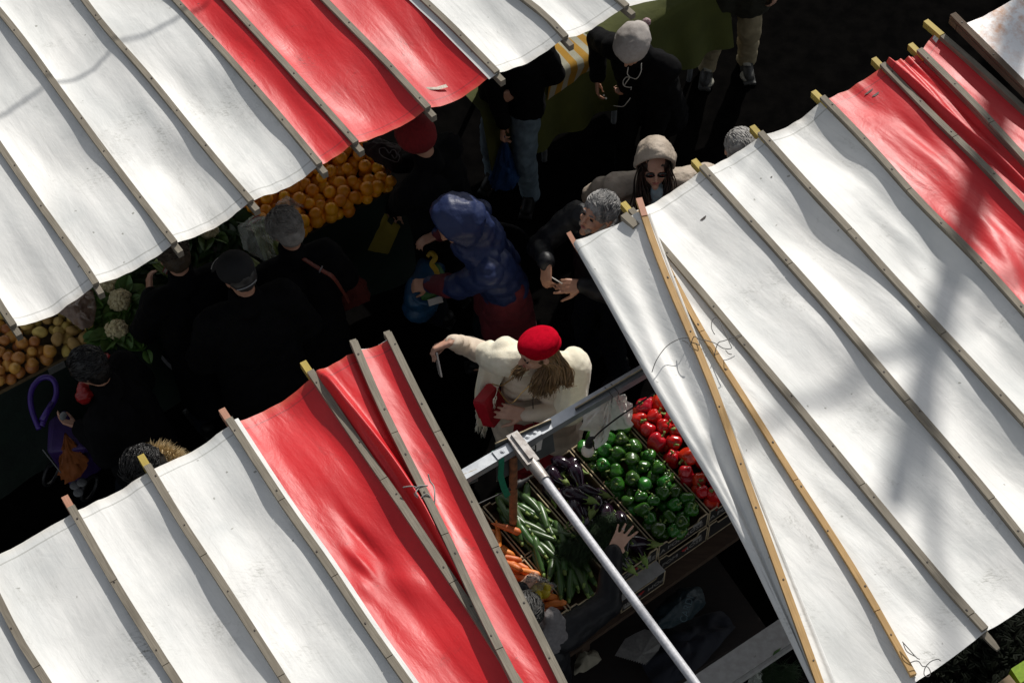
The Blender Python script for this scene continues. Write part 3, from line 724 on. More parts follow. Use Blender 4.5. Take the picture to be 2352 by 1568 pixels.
# crumpled white carrier bags hanging from the beam
def crumple(label, top, pts_bottom, mat_, name='plastic_bag', cat='plastic bag', seed=0, group=None, nrow=16, ncol=40, loose=.028):
    """pleated thin bag gathered at one point and opening downwards; closed round"""
    rows = []
    for j in range(nrow + 1):
        t = j / nrow; row = []
        for i in range(ncol + 1):
            q = i / ncol * len(pts_bottom); k = int(q) % len(pts_bottom); f = q - int(q)
            b = pts_bottom[k].lerp(pts_bottom[(k + 1) % len(pts_bottom)], f)
            p = top.lerp(b, t ** .8)
            w = loose * min(1, .25 + t) * (nz((i % ncol) * .9, seed, t * 2.2) + .6 * nz((i % ncol) * 1.9, seed + 3, t * 4))
            row.append(p + V(w, w * .7 + loose * .6 * nz(i % ncol * .8, t * 3, seed + 9), loose * .5 * nz(i % ncol * .5, t * 5, seed + 5)))
        rows.append(row)
    m = MB(); m.grid(rows); return obj(name, m, mat_, label=label, cat=cat, group=group)
M_whitebag = mat('white_plastic_film', (.86, .86, .80), (.78, .78, .72), rough=.4, scale=12, bumps=.9, bscale=22, bdist=.015)
crumple('crumpled white carrier bags hanging in a bunch from the steel beam', W(1405, 905, 1.80), [W(*p) for p in ((1338, 950, 1.34), (1336, 985, 1.27), (1362, 1002, 1.25), (1372, 1030, 1.21), (1392, 1015, 1.23), (1405, 985, 1.28), (1448, 985, 1.28), (1452, 950, 1.36), (1440, 905, 1.55))], M_whitebag, seed=2)

# ------------------------------------------------------------------ counter of cartons
O3 = V(.3084, 5.6718, 0); E1 = V(math.cos(R(37)), math.sin(R(37)), 0); E2 = V(math.cos(R(-53)), math.sin(R(-53)), 0)
def T(s, t, z): return O3 + E1 * s + E2 * t + UP * z
M_tablewood = mat('table_planks', (.07, .04, .022), (.045, .025, .014), rough=.8, scale=8, aniso=(1, 6, 1), bumps=.3)
tb = thing('stall_table', T(0, .4, 0), 'low wooden trestle table carrying the cartons of vegetables', 'table')
m = MB(); m.box(T(.2, .40, .75), E1 * 2.6, E2 * .45, UP * .02); obj('table_top', m, M_tablewood, tb, smooth=False)
for s_ in (-2.2, -.5, 1.2, 2.6):
    for t_ in (.02, .78):
        m = MB(); m.box(T(s_, t_, .365), E1 * .025, E2 * .025, UP * .365); obj('leg', m, M_tablewood, tb, smooth=False)
M_carton = mat('black_printed_card', (.013, .012, .012), (.018, .016, .015), rough=.6, scale=12, bumps=.15)
M_brown = mat('brown_card', (.17, .10, .05), (.12, .07, .035), rough=.85, scale=14, bumps=.2)
M_print = mat('pale_print', (.30, .28, .25), rough=.8, bumps=0)
M_redprint = mat('red_print', (.35, .02, .02), rough=.8, bumps=0)
M_yelprint = mat('yellow_print', (.42, .30, .03), rough=.8, bumps=0)
def carton(s0, s1, t0, t1, z0, h, label, text=None, flip=False, white_flap=False, group='cartons of vegetables on the counter', outer=None, textmat=None):
    c = T((s0 + s1) / 2, (t0 + t1) / 2, z0); o = thing('vegetable_carton', c, label, 'carton', group)
    k = .006; g = .004; s0 += g; s1 -= g; t0 += g; t1 -= g
    outer = outer or M_carton
    def wall(pa, pb, nrm, low):
        """a card side with a stepped top edge"""
        d = pb - pa; L = d.length; d.normalize(); m = MB(); prof = [(0, h), (.16, h), (.20, h - low), (.80, h - low), (.84, h), (1, h)]
        A = [pa + d * (L * x) + UP * y for x, y in prof]; B = [pa + d * (L * x) for x, y in prof]
        for off, fl in ((0, False), (k, True)):
            P = [p - nrm * off for p in A + B]; n = len(A)
            F = [(i, i + n, i + n + 1, i + 1) for i in range(n - 1)]
            if d.cross(UP).dot(nrm) < 0: F = [f[::-1] for f in F]
            m.add(P, [f[::-1] for f in F] if fl else F, 1 if fl else 0)
        w = obj('side_panel', m, [outer, M_brown], o, smooth=False)
        m = MB(); m.tube([p - nrm * k / 2 + UP * .001 for p in A], k * .72, 5); obj('cut_edge', m, M_cardedge, w, smooth=False)
        return w
    z = z0; A, B, C_, D = T(s0, t0, z), T(s1, t0, z), T(s1, t1, z), T(s0, t1, z)
    wall(A, B, -E2, .035); wall(C_, B, E1, .0); wall(A, D, -E1, .0); wb = wall(D, C_, E2, .03)
    m = MB()
    for p in (A, B, C_, D): m.tube([p, p + UP * h], .0045, 5)
    m = MB(); m.box(T((s0 + s1) / 2, (t0 + t1) / 2, z + .006), E1 * ((s1 - s0) / 2 - .007), E2 * ((t1 - t0) / 2 - .007), UP * .005); obj('base_panel', m, M_brown, o, smooth=False)
    for p in (C_, D):
        m = MB(); m.tube([p + E2 * .001, p + E2 * .001 + UP * h], .0042, 5); obj('corner_edge', m, M_cardedge, o)
    m = MB(); m.tube([D + E2 * .002 + UP * .004, C_ + E2 * .002 + UP * .004], .003, 5); obj('bottom_edge', m, M_cardedge, o)
    if text:
        m = MB(); cc = T((s0 + s1) / 2, t1 + .0015, z + h * .42); rr, uu = E1, UP
        if flip: rr, uu = -E1, -UP
        ws = text.split('  ')
        for q, w_ in enumerate(ws):
            m = MB(); put_text(m, w_, .052, cc + rr * ((q - (len(ws) - 1) / 2) * .15 + (-.012 if len(ws) > 1 and q == 0 else 0)), rr, uu); obj('lettering', m, textmat or M_print, wb, smooth=False)
    if text and not textmat:
        m = MB(); hc = cc + E1 * (.012 if not flip else -.012) + UP * .012; pts = []
        for q in np.linspace(0, 2 * math.pi, 20)[:-1]:
            x = 16 * math.sin(q) ** 3; y = 13 * math.cos(q) - 5 * math.cos(2 * q) - 2 * math.cos(3 * q) - math.cos(4 * q); pts.append(hc + E1 * x * .0013 + UP * y * .0013 + E2 * .001)
        m.add(pts, [tuple(range(19))[::-1]]); obj('printed_heart', m, M_redprint, wb, smooth=False)
        m = MB(); q = T(s0 + .05, t1 + .0015, z + .035) if flip else T(s1 - .07, t1 + .0015, z + h * .72)
        m.add([q - E1 * .03 - UP * .014, q + E1 * .03 - UP * .014, q + E1 * .03 + UP * .014, q - E1 * .03 + UP * .014], [(0, 1, 2, 3)]); obj('paper_sticker', m, M_print, wb, smooth=False)
    if white_flap:
        m = MB(); m.box(T((s0 + s1) / 2, t1 - .045, z + h + .004), E1 * ((s1 - s0) / 2), E2 * .048, UP * .003); obj('white_flap', m, M_whiteboard, o, smooth=False)
    return o
ZC, HC = .93, .125
S_ = [(-.95, -.59), (-.585, -.30), (-.295, .0), (.005, .345), (.35, .68), (.685, 1.02)]
names = ['carrots', 'courgettes', 'aubergines', 'green peppers', 'red peppers', 'red peppers under the white awning']
for i, (s0, s1) in enumerate(S_):
    carton(s0, s1, 0, .375, ZC, HC, 'brown and black carton of %s on the aisle side' % names[i])
    carton(s0, s1, .38, .755, ZC, HC, 'top black carton of %s on the vendor side' % names[i], text='LA POM  ROSE' if i in (2, 3, 4) else 'BC' if i == 1 else None, flip=i == 1, textmat=M_yelprint if i == 1 else None)
    carton(s0, s1, .38 + (.075 if i == 2 else 0), .755 + (.075 if i == 2 else 0.012), ZC - .15, .142, 'lower black carton under the %s on the vendor side' % names[i], text='POM  ROSE' if i in (2, 3) else None, flip=i == 2, white_flap=i == 2)
    carton(s0, s1, 0, .375, ZC - .15, .142, 'lower carton under the %s on the aisle side' % names[i])
    m = MB()

# ------------------------------------------------------------------ vegetables
M_redpep = mat('red_pepper_skin', (.56, .012, .008), (.40, .008, .006), rough=.26, scale=14, bumps=.25, vary=.12)
M_greenpep = mat('green_pepper_skin', (.032, .12, .012), (.016, .07, .007), rough=.26, scale=14, bumps=.25, vary=.4)
M_stem = mat('green_stem', (.20, .28, .06), (.13, .20, .04), rough=.6, scale=40, vary=.2)
M_aub = mat('aubergine_skin', (.012, .005, .012), (.018, .007, .016), rough=.16, scale=8, bumps=.08, spec=.6)
M_zuc = mat('courgette_skin', (.030, .075, .014), (.06, .12, .03), rough=.34, scale=26, aniso=(1, 1, .25), vary=.25, bumps=.2)
M_carrot = mat('carrot_skin', (.72, .20, .035), (.58, .14, .02), rough=.5, scale=10, aniso=(1, 1, 3), vary=.12, bumps=.35, bscale=40)
M_orange = mat('orange_peel', (.95, .40, .012), (.90, .31, .008), rough=.42, scale=6, vary=.15, bumps=.35, bscale=170, bdist=.003)
M_potato = mat('potato_skin', (.60, .42, .12), (.50, .33, .09), rough=.7, scale=14, vary=.25, bumps=.3)
M_onion = mat('onion_skin', (.58, .27, .06), (.46, .18, .04), rough=.4, scale=10, aniso=(1, 1, .2), vary=.3, bumps=.2)
def make_pepper(seed, m_):
    r = random.Random(seed); lob = r.choice((3, 4)); ph = r.uniform(0, 6); b = r.uniform(.06, .11); nn = r.uniform(.85, 1.2)
    def wp(x, y, z):
        a = math.atan2(y, x); s = math.hypot(x, y)
        return (1 + b * math.cos(lob * a + ph) * s ** .7) * (1 - .16 * max(0, -z)) * (1 - .28 * max(0, z) ** 6) + .13 * noise.noise(V(x * 1.1 + seed, y * 1.1, z * 1.1)) + .04 * noise.noise(V(x * 3 + seed, y * 3, z * 3))
    m = MB(); m.ball((0, 0, 0), (.041, .041, .047 * nn), nu=28, nv=20, warp=wp)
    o = obj('bell_pepper', m, m_, org=(0, 0, 0)); m = MB(); h = .047 * nn * .70
    m.tube([V(0, 0, h - .004), V(.001, 0, h + .006), V(.004, .002, h + .018), V(.010, .003, h + .027)], [.016, .006, .0045, .006], 8); st = obj('stem', m, M_stem, o); return o, [st]
def make_aub(seed):
    r = random.Random(seed); L = r.uniform(.16, .20); c = r.uniform(-.02, .02); m = MB(); n = 14
    prof = [.004, .022, .031, .036, .038, .0385, .037, .034, .030, .026, .022, .019, .017, .015, .013]
    m.tube([V(c * math.sin(math.pi * i / n), 0, -L / 2 + L * i / n) for i in range(n + 1)], prof, 20); o = obj('aubergine', m, M_aub, org=(0, 0, 0))
    m = MB(); m.tube([V(0, 0, L / 2 - .030), V(0, 0, L / 2 - .012), V(0, 0, L / 2 + .002), V(.003, 0, L / 2 + .018), V(.008, 0, L / 2 + .03)], [.0215, .0195, .014, .006, .0065], 10)
    for k in range(5):
        a = k * 1.257; d = V(math.cos(a), math.sin(a), 0); m.tube([V(0, 0, L / 2 - .028) + d * .019, V(0, 0, L / 2 - .044) + d * .0235, V(0, 0, L / 2 - .056) + d * .0275], [.008, .006, .001], 5, flat=.4)
    return o, [obj('calyx', m, M_stem, o)]
def make_zuc(seed):
    r = random.Random(seed); L = r.uniform(.17, .22); c = r.uniform(-.018, .018); m = MB(); n = 12
    prof = [.006, .016, .0195, .021, .0215, .021, .0205, .020, .019, .018, .016, .0135, .012]
    m.tube([V(c * math.sin(math.pi * i / n), 0, -L / 2 + L * i / n) for i in range(n + 1)], [x * r.uniform(.97, 1.03) for x in prof], 14); o = obj('courgette', m, M_zuc, org=(0, 0, 0))
    m = MB(); m.tube([V(0, 0, L / 2 - .002), V(0, 0, L / 2 + .012), V(.001, 0, L / 2 + .022)], [.012, .008, .0085], 6); return o, [obj('stem', m, M_stem, o)]
def make_carrot(seed):
    r = random.Random(seed); L = r.uniform(.15, .2); c = r.uniform(-.012, .012); m = MB(); n = 10
    prof = [.002, .007, .010, .0125, .0145, .016, .0172, .018, .0185, .0175, .008]
    m.tube([V(c * math.sin(math.pi * i / n), 0, -L / 2 + L * i / n) for i in range(n + 1)], [x * r.uniform(.94, 1.06) for x in prof], 12); return obj('carrot', m, M_carrot, org=(0, 0, 0)), []
def make_round(name, m_, r0, el=(1, 1, 1), seed=0, tip=0., amp=.05):
    def wp(x, y, z): return 1 + amp * noise.noise(V(x * 1.2 + seed * 3, y * 1.2, z * 1.2)) + tip * max(0, z) ** 14
    m = MB(); m.ball((0, 0, 0), (r0 * el[0], r0 * el[1], r0 * el[2]), nu=22, nv=14, warp=wp); return obj(name, m, m_, org=(0, 0, 0)), []
def pois(n, gen, dmin, keep=None):
    out = []; tries = 0
    while len(out) < n and tries < n * 60:
        tries += 1; p = gen()
        if keep and not keep(p): continue
        if all((p[0] - q[0]) ** 2 + (p[1] - q[1]) ** 2 > dmin * dmin for q in out): out.append(p)
    return out
used = set()
def scatter(protos, places, label, group, scale=(.9, 1.1)):
    """places: (position, rotation) - the first use of a prototype moves it, every later one is a copy"""
    for pos, rot in places:
        k = rnd.randrange(len(protos)); o, kids = protos[k]; s = rnd.uniform(*scale)
        if id(o) not in used:
            used.add(id(o)); o.location = pos; o.rotation_euler = rot; o.scale = (s,) * 3; o['label'] = label; o['group'] = group
        else: dup(o, pos, rot, s, label, group, kids)
    for o, kids in protos:
        if id(o) not in used: used.add(id(o)); o.location = places[0][0] - UP * .03; o['label'] = label; o['group'] = group
def cats(protos, cat):
    for o, k in protos: o['category'] = cat
    return protos
def anyrot(): return Quaternion((rnd.gauss(0, 1), rnd.gauss(0, 1), rnd.gauss(0, 1), rnd.gauss(0, 1))).normalized().to_euler()
def lying(direction, tilt=.0, jit=.5):
    a = direction + rnd.gauss(0, jit); d = V(math.cos(a), math.sin(a), tilt + rnd.gauss(0, .12)).normalized()
    q = d.to_track_quat('Z', 'Y'); return (q @ Quaternion((0, 0, 1), rnd.uniform(0, 6.28))).to_euler()
def heap(i, dmin, top, layers=2, dz=.045, t0=.03, t1=.73, n=200, m_=.035):
    s0, s1 = S_[i]; out = []
    for L in range(layers):
        for p in pois(n, lambda: (rnd.uniform(s0 + m_, s1 - m_), rnd.uniform(t0, t1)), dmin):
            u = (p[0] - s0) / (s1 - s0); w = (p[1] - t0) / (t1 - t0)
            z = top + .03 * math.sin(math.pi * u) * math.sin(math.pi * min(1, .15 + w)) - L * dz + rnd.uniform(-.008, .010)
            out.append((p, z))
    return out
red_p = cats([make_pepper(100 + k, M_redpep) for k in range(8)], 'pepper'); green_p = cats([make_pepper(200 + k, M_greenpep) for k in range(9)], 'pepper')
def gentle():
    return Quaternion((1, 0, 0), rnd.choice((-1, 1)) * rnd.uniform(.4, 1.7)).to_euler() if False else (Quaternion((0, 0, 1), rnd.uniform(0, 6.28)) @ Quaternion((1, 0, 0), rnd.uniform(.2, 1.75))).to_euler()
scatter(red_p, [(T(*p, z), gentle()) for i in (4, 5) for p, z in heap(i, .074, 1.075)], 'glossy red pepper lying in the cartons beside the white awning', 'red peppers on the counter', (.92, 1.22))
scatter(green_p, [(T(*p, z), gentle()) for p, z in heap(3, .066, 1.07)], 'glossy green pepper lying in the cartons below the hanging bulb', 'green peppers on the counter', (.80, 1.06))
aub = cats([make_aub(300 + k) for k in range(4)], 'aubergine')
scatter(aub, [(T(*p, z), lying(R(-70), .0, .75)) for p, z in heap(2, .082, 1.065, m_=.06, t0=.08, t1=.68)], 'dark shiny aubergine lying in the cartons between courgettes and green peppers', 'aubergines on the counter', (.9, 1.08))
zuc = cats([make_zuc(400 + k) for k in range(5)], 'courgette')
scatter(zuc, [(T(*p, z), lying(R(-48) if p[1] < .4 else R(-80), .0, .30)) for p, z in heap(1, .050, 1.065, m_=.05, t0=.09, t1=.66, dz=.035)], 'green courgette lying in the cartons left of the aubergines', 'courgettes on the counter', (.9, 1.1))
car = cats([make_carrot(500 + k) for k in range(5)], 'carrot')
scatter(car, [(T(*p, z), lying(R(-40) if p[1] < .5 else R(0), .0, .45)) for p, z in heap(0, .046, 1.05, m_=.05, t0=.07, t1=.68, dz=.03)] + [(T(-.575, .20, 1.10), lying(R(-22), -.1, 0))], 'orange carrot lying in the cartons beside the red awning', 'carrots on the counter', (.9, 1.12))
# dill: a soft heap of thread leaves
m = MB(); r = random.Random(5)
M_dill = mat('dill_green', (.014, .045, .005), (.009, .03, .003), rough=.6, scale=30)
def dill(m, c, n, rad, dirv, z):
    for k in range(n):
        a = r.uniform(-.9, .9); d = (Quaternion(UP, a) @ dirv); p = c + V(r.gauss(0, rad), r.gauss(0, rad), r.uniform(0, z))
        L = r.uniform(.03, .07); q = p + d * L + V(r.gauss(0, .008), r.gauss(0, .008), r.uniform(-.012, .015))
        m.tube([p, p.lerp(q, .5) + V(0, 0, .004), q], [.0013, .0011, .0003], 3, cap=False)
for (px, py) in ((1345, 1235), (1375, 1215), (1400, 1200), (1330, 1270), (1395, 1245), (1420, 1275), (1365, 1260), (1310, 1265), (1435, 1215)): dill(m, W(px, py, 1.085), 420, .022, V(-.5, -.8, 0).normalized(), .05)
obj('dill_bunch', m, M_dill, label='feathery dark green dill spread over the courgettes', cat='dill')
# ------------------------------------------------------------------ the long counter under the upper awning
ZT = .95
TA = W(0, 905, ZT); EA = (W(920, 430, ZT) - TA).normalized(); EB = V(-EA.y, EA.x, 0)
def Q(q, t, z=ZT): return V(TA.x, TA.y, 0) + EA * q + EB * t + UP * z
def qt(px, py, z=ZT):
    p = W(px, py, z) - TA; return p.dot(EA), p.dot(EB)
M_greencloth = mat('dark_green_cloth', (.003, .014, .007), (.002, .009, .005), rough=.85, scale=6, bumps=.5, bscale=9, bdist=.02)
M_olive = mat('olive_cloth', (.075, .085, .012), (.058, .066, .009), rough=.85, scale=5, bumps=.4, bscale=7, bdist=.02)
M_crate = mat('grey_green_crate', (.04, .035, .02), (.028, .024, .014), rough=.85, scale=12)
tab = thing('market_counter', Q(0, .4, 0), 'long counter with a dark green cloth front under the upper awning', 'counter')
m = MB(); m.box(Q(0, .62, ZT - .16), EA * 2.62, EB * .60, UP * .02); obj('counter_top', m, M_tablewood, tab, smooth=False)
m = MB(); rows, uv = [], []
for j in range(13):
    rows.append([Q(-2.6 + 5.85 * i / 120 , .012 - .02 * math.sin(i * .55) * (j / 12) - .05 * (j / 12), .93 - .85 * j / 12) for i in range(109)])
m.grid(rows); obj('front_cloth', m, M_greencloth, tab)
for q in (-2.4, -.8, .8, 2.4):
    m = MB(); m.box(Q(q, .9, .385), EA * .03, EB * .03, UP * .385); obj('leg', m, M_tablewood, tab, smooth=False)
def tray(q0, q1, t0, t1, h, label, mt):
    o = thing('produce_tray', Q((q0 + q1) / 2, (t0 + t1) / 2, ZT - .14), label, 'tray', 'trays on the long counter')
    for nm, c, a, b in (('front_board', Q((q0 + q1) / 2, t0, ZT - .14 + h / 2), EA * ((q1 - q0) / 2), EB * .008), ('back_board', Q((q0 + q1) / 2, t1, ZT - .14 + h / 2), EA * ((q1 - q0) / 2), EB * .008),
                        ('end_board', Q(q0 + .008, (t0 + t1) / 2, ZT - .14 + h / 2), EA * .008, EB * ((t1 - t0) / 2 - .009)), ('end_board', Q(q1 - .008, (t0 + t1) / 2, ZT - .14 + h / 2), EA * .008, EB * ((t1 - t0) / 2 - .009)),):
        m = MB(); m.box(c, a, b, UP * (h / 2)); obj(nm, m, mt, o, smooth=False)
    m = MB(); m.box(Q((q0 + q1) / 2, (t0 + t1) / 2, ZT - .13), EA * ((q1 - q0) / 2 - .01), EB * ((t1 - t0) / 2 - .01), UP * .008); obj('bottom_board', m, mt, o, smooth=False)
    return o
M_palewood = mat('pale_crate_wood', (.16, .11, .05), (.10, .07, .03), rough=.85, scale=12, aniso=(1, 4, 1))
qx = lambda px, py=None: qt(px, 905 - px * 475 / 920)[0]
tray(qx(-150), qx(243), .02, 1.0, .13, 'wooden tray of onions and potatoes', M_palewood)
tray(qx(247), qx(340), .02, 1.0, .12, 'dark tray of cauliflowers', M_crate)
tray(qx(344), qx(628), .02, 1.0, .12, 'dark tray of leeks and greens', M_crate)
tray(qx(632), qx(915), .02, 1.0, .12, 'dark tray of oranges', M_crate)
def field(q0, q1, t0, t1, dmin, n, layers, zt, dz, fn=None):
    out = []
    for L in range(layers):
        for p in pois(n, lambda: (rnd.uniform(q0, q1), rnd.uniform(t0, t1)), dmin, fn):
            out.append((Q(p[0], p[1], zt + .05 * min(1, p[1] / .35) - L * dz + rnd.uniform(-.010, .012)), p))
    return out
orp = cats([make_round('orange', M_orange, .040, (1, 1, .96), k, amp=.03) for k in range(4)], 'orange')
scatter(orp, [(p, anyrot()) for p, _ in field(qx(640), qx(908), .035, .95, .064, 330, 3, ZT + .045, .036)], 'orange lying in the heap below the red awning', 'oranges in the heap', (.85, 1.15))
pot = cats([make_round('potato', M_potato, .031, (1.28, 1, .92), 20 + k, amp=.14) for k in range(5)], 'potato')
onp = cats([make_round('onion', M_onion, .033, (1, 1, .96), 40 + k, tip=.25, amp=.06) for k in range(4)], 'onion')
sp_ = qx(150)
scatter(pot, [(p, anyrot()) for p, k in field(qx(40), qx(236), .05, .8, .060, 200, 2, ZT + .03, .04, lambda p: p[0] > sp_ - (p[1]) * .55 + .06)], 'yellow potato lying in the tray beside the cauliflowers', 'potatoes in the tray', (.8, 1.2))
scatter(onp, [(p, anyrot()) for p, k in field(qx(-140), qx(190), .05, .8, .060, 200, 2, ZT + .03, .04, lambda p: p[0] < sp_ - (p[1]) * .55)], 'brown onion lying in the tray at the left edge', 'onions in the tray', (.85, 1.2))
# leaf clumps
M_caul = mat('cauliflower_curd', (.62, .54, .32), (.50, .42, .22), rough=.8, scale=30, bumps=.6, bscale=60, bdist=.006)
M_lettuce = mat('outer_leaf', (.10, .20, .035), (.06, .13, .02), rough=.5, scale=18, bumps=.4, vary=.2)
M_darkleaf = mat('dark_leaf', (.035, .085, .018), (.022, .055, .012), rough=.5, scale=18, bumps=.4, vary=.2)
M_leek = mat('leek_stalk', (.42, .44, .20), (.20, .27, .07), rough=.5, scale=9, aniso=(1, 1, .3), vary=.2)
M_celery = mat('celery_stalk', (.20, .27, .045), (.13, .19, .03), rough=.5, scale=9, vary=.2)
def leaf(m, c, d, L, w, n, cup=.25, seed=0):
    """a ruffled leaf blade from c along d, n its upper side"""
    d = d.normalized(); sd = d.cross(n).normalized(); n = sd.cross(d); rows = []
    for j in range(8):
        t = j / 7; hw = w * math.sin(math.pi * (.12 + .80 * t)) ** .8
        p = c + d * (L * t) + n * (-.35 * L * t * t)
        rows.append([p + sd * (hw * s) + n * (cup * hw * s * s + .10 * w * nz(s * 3, t * 5, seed) - .02 * (s == 0)) for s in (-1, -.6, -.25, 0, .25, .6, 1)])
    m.grid(rows)
def cauli(seed):
    r = random.Random(seed); m = MB(); m.ball((0, 0, .0), (.075, .075, .055), nu=26, nv=16)
    for k in range(70):
        a = r.uniform(0, 6.28); b = math.acos(r.uniform(.05, 1)); p = V(math.sin(b) * math.cos(a) * .07, math.sin(b) * math.sin(a) * .07, math.cos(b) * .052); s = r.uniform(.011, .019); m.ball(p, s, nu=8, nv=6)
    o = obj('cauliflower', m, M_caul, org=(0, 0, 0)); kids = []
    for k in range(7):
        a = k * .9 + r.uniform(-.2, .2); d = V(math.cos(a), math.sin(a), r.uniform(.25, .6)); m = MB(); leaf(m, V(d.x * .055, d.y * .055, -.03), d, .13, .06, V(-d.x, -d.y, 1.2).normalized(), .5, seed + k)
        kids.append(obj('leaf', m, M_lettuce, o))
    return o, kids
cau = cats([cauli(k) for k in range(3)], 'cauliflower')
for (px, py, z), lb, k in (((248, 648, 1.04), 'cauliflower just under the batten end, farthest of the row', 0), ((276, 690, 1.03), 'cauliflower in the middle of the row beside the potatoes', 1), ((268, 758, 1.02), 'nearest cauliflower in its leaves at the front of the tray', 2)):
    o, kk = cau[k]; o.location = W(px, py, z); o.rotation_euler = (rnd.uniform(-.3, .3), rnd.uniform(-.3, .3), rnd.uniform(0, 6)); o.scale = (.85,) * 3; o['label'] = lb
dup(cau[0][0], W(476, 530, 1.05), (.3, .2, 2), .8, 'small cauliflower beside the leeks at the awning edge', None, cau[0][1])
def clump(name, pix, z, n, L, w, mt, label, cat, spread=.10, seed=0):
    r = random.Random(seed); m = MB()
    for k in range(n):
        px, py = r.choice(pix); c = W(px, py, z) + V(r.gauss(0, spread), r.gauss(0, spread * .7), r.uniform(-.03, .03)); a = r.uniform(0, 6.28); d = V(math.cos(a), math.sin(a), r.uniform(-.1, .5))
        leaf(m, c, d, L * r.uniform(.7, 1.2), w * r.uniform(.7, 1.2), V(r.gauss(0, .35), r.gauss(0, .35), 1).normalized(), r.uniform(.1, .6), k)
    return obj(name, m, mt, label=label, cat=cat, kind='stuff')
clump('loose_leaves', [(215, 650), (225, 700), (240, 720), (290, 650), (310, 690), (320, 740), (250, 770), (300, 770)], 1.0, 90, .10, .035, M_lettuce, 'loose green outer leaves round the cauliflowers', 'leaves', .05, 3)
clump('leafy_greens', [(330, 640), (360, 600), (420, 560), (480, 560), (440, 600), (520, 520), (580, 490)], 1.0, 130, .13, .045, M_darkleaf, 'dark leafy greens between the cauliflowers and oranges', 'leaves', .08, 4)
M_band = mat('paper_band', (.45, .42, .36), rough=.7, bumps=0); M_bandred = mat('red_band', (.30, .03, .03), rough=.7, bumps=0)
def bundle(px0, py0, px1, py1, z, n, mt, label, r0=.014, name='leek_bunch', cat='leeks', band=.3, seed=0):
    r = random.Random(seed); a, b = W(px0, py0, z), W(px1, py1, z + .01); d = (b - a).normalized(); sd = d.cross(UP).normalized()
    t = thing(name, a, label, cat, 'bundles on the long counter'); m = MB()
    for k in range(n):
        x = (k - (n - 1) / 2) * r0 * 1.3; h = r.uniform(0, .03)
        pts = [a + sd * (x * (.7 + .5 * s)) + d * ((b - a).length * s) + UP * (h + .008 * nz(s * 3, k)) for s in (0, .3, .6, .85, 1)]
        m.tube(pts, [r0 * .9, r0, r0 * .95, r0 * .85, r0 * .5], 8, flat=.8)
    obj('stalks', m, mt, t)
    m = MB(); c = a.lerp(b, band) + UP * .02; hw = n * r0 * .62
    for mi, o_ in ((0, 0), (1, .014), (1, -.014)):
        P = []
        for off in (-(.012 if mi == 0 else .004), (.012 if mi == 0 else .004)):
            for s in np.linspace(-1, 1, 7): P.append(c + d * (off + o_) + sd * hw * s + UP * (.026 * (1 - s * s) - .006 + (.001 if mi else 0)))
        m.add(P, [(i, i + 1, i + 8, i + 7) for i in range(6)], mi)
    obj('paper_band', m, [M_band, M_bandred], t)
bundle(590, 500, 640, 600, 1.03, 6, M_celery, 'green celery bundle beside the grey haired head', .016, 'celery_bunch', 'celery', .1, 1)
bundle(548, 600, 612, 650, 1.03, 6, M_leek, 'pale leek bundle with a paper band between the two heads', .016, seed=2)
bundle(510, 610, 508, 690, 1.03, 5, M_leek, 'pale leek bundle left of the black cap', .015, seed=3)
bundle(360, 600, 398, 625, 1.03, 5, M_celery, 'yellow green bundle at the left of the brown haired head', .014, 'celery_bunch', 'celery', .8, 4)
M_film = mat('clear_plastic_film', (.55, .57, .50), (.45, .48, .42), rough=.25, scale=12, bumps=.9, bscale=22, bdist=.015)
M_film.node_tree.nodes['Principled BSDF'].inputs['Alpha'].default_value = .38
def sheet_bag(label, pix, z, mt, seed=0, name='plastic_bag', h=.05, cat='plastic bag', group=None):
    """a loose film bag lying crumpled over things: outline in pixels, pillowed"""
    pts = [W(x, y, z) for x, y in pix]; c = sum(pts, V(0, 0, 0)) / len(pts); m = MB(); rows = []
    for j in range(9):
        t = j / 8; row = []
        for i in range(41):
            q = i / 40 * len(pts); k = int(q) % len(pts); p = pts[k].lerp(pts[(k + 1) % len(pts)], q - int(q)); x = c.lerp(p, max(.02, t))
            row.append(x + UP * (h * (1 - t ** 2) + .028 * nz(x.x * 16, x.y * 16, seed) + .016 * nz(x.x * 38, x.y * 38, seed)))
        rows.append(row)
    m.grid(rows); return obj(name, m, mt, label=label, cat=cat, group=group)
sheet_bag('clear plastic bag lying over the greens beside the leeks', [(545, 520), (590, 490), (622, 500), (632, 560), (636, 598), (622, 612), (590, 590), (560, 575)], 1.06, M_film, 3)
M_filmpink = mat('pinkish_film', (.20, .13, .09), (.15, .09, .06), rough=.3, scale=12, bumps=.9, bscale=25, bdist=.015)
sheet_bag('pinkish net bag of onions lying behind the potatoes', [(130, 715), (175, 680), (212, 660), (222, 705), (214, 745), (190, 760), (160, 735)], 1.06, M_filmpink, 5)
sheet_bag('clear bag lying at the edge of the oranges', [(630, 470), (655, 448), (680, 460), (700, 476), (672, 485), (645, 490)], 1.07, M_film, 7)
M_label = mat('shelf_label', (.20, .20, .18), rough=.8, bumps=0)
for (px, py), k in (((247, 838 - 20), 'right'), ((148, 905 - 37), 'left')):
    q, t = qt(px, py); m = MB(); m.box(Q(q, .005, ZT - .035), EA * .05, EB * .003, UP * .028); obj('shelf_label', m, M_label, label='blank pale label on the tray front, the %s one' % k, cat='label', group='labels on the tray fronts', smooth=False)
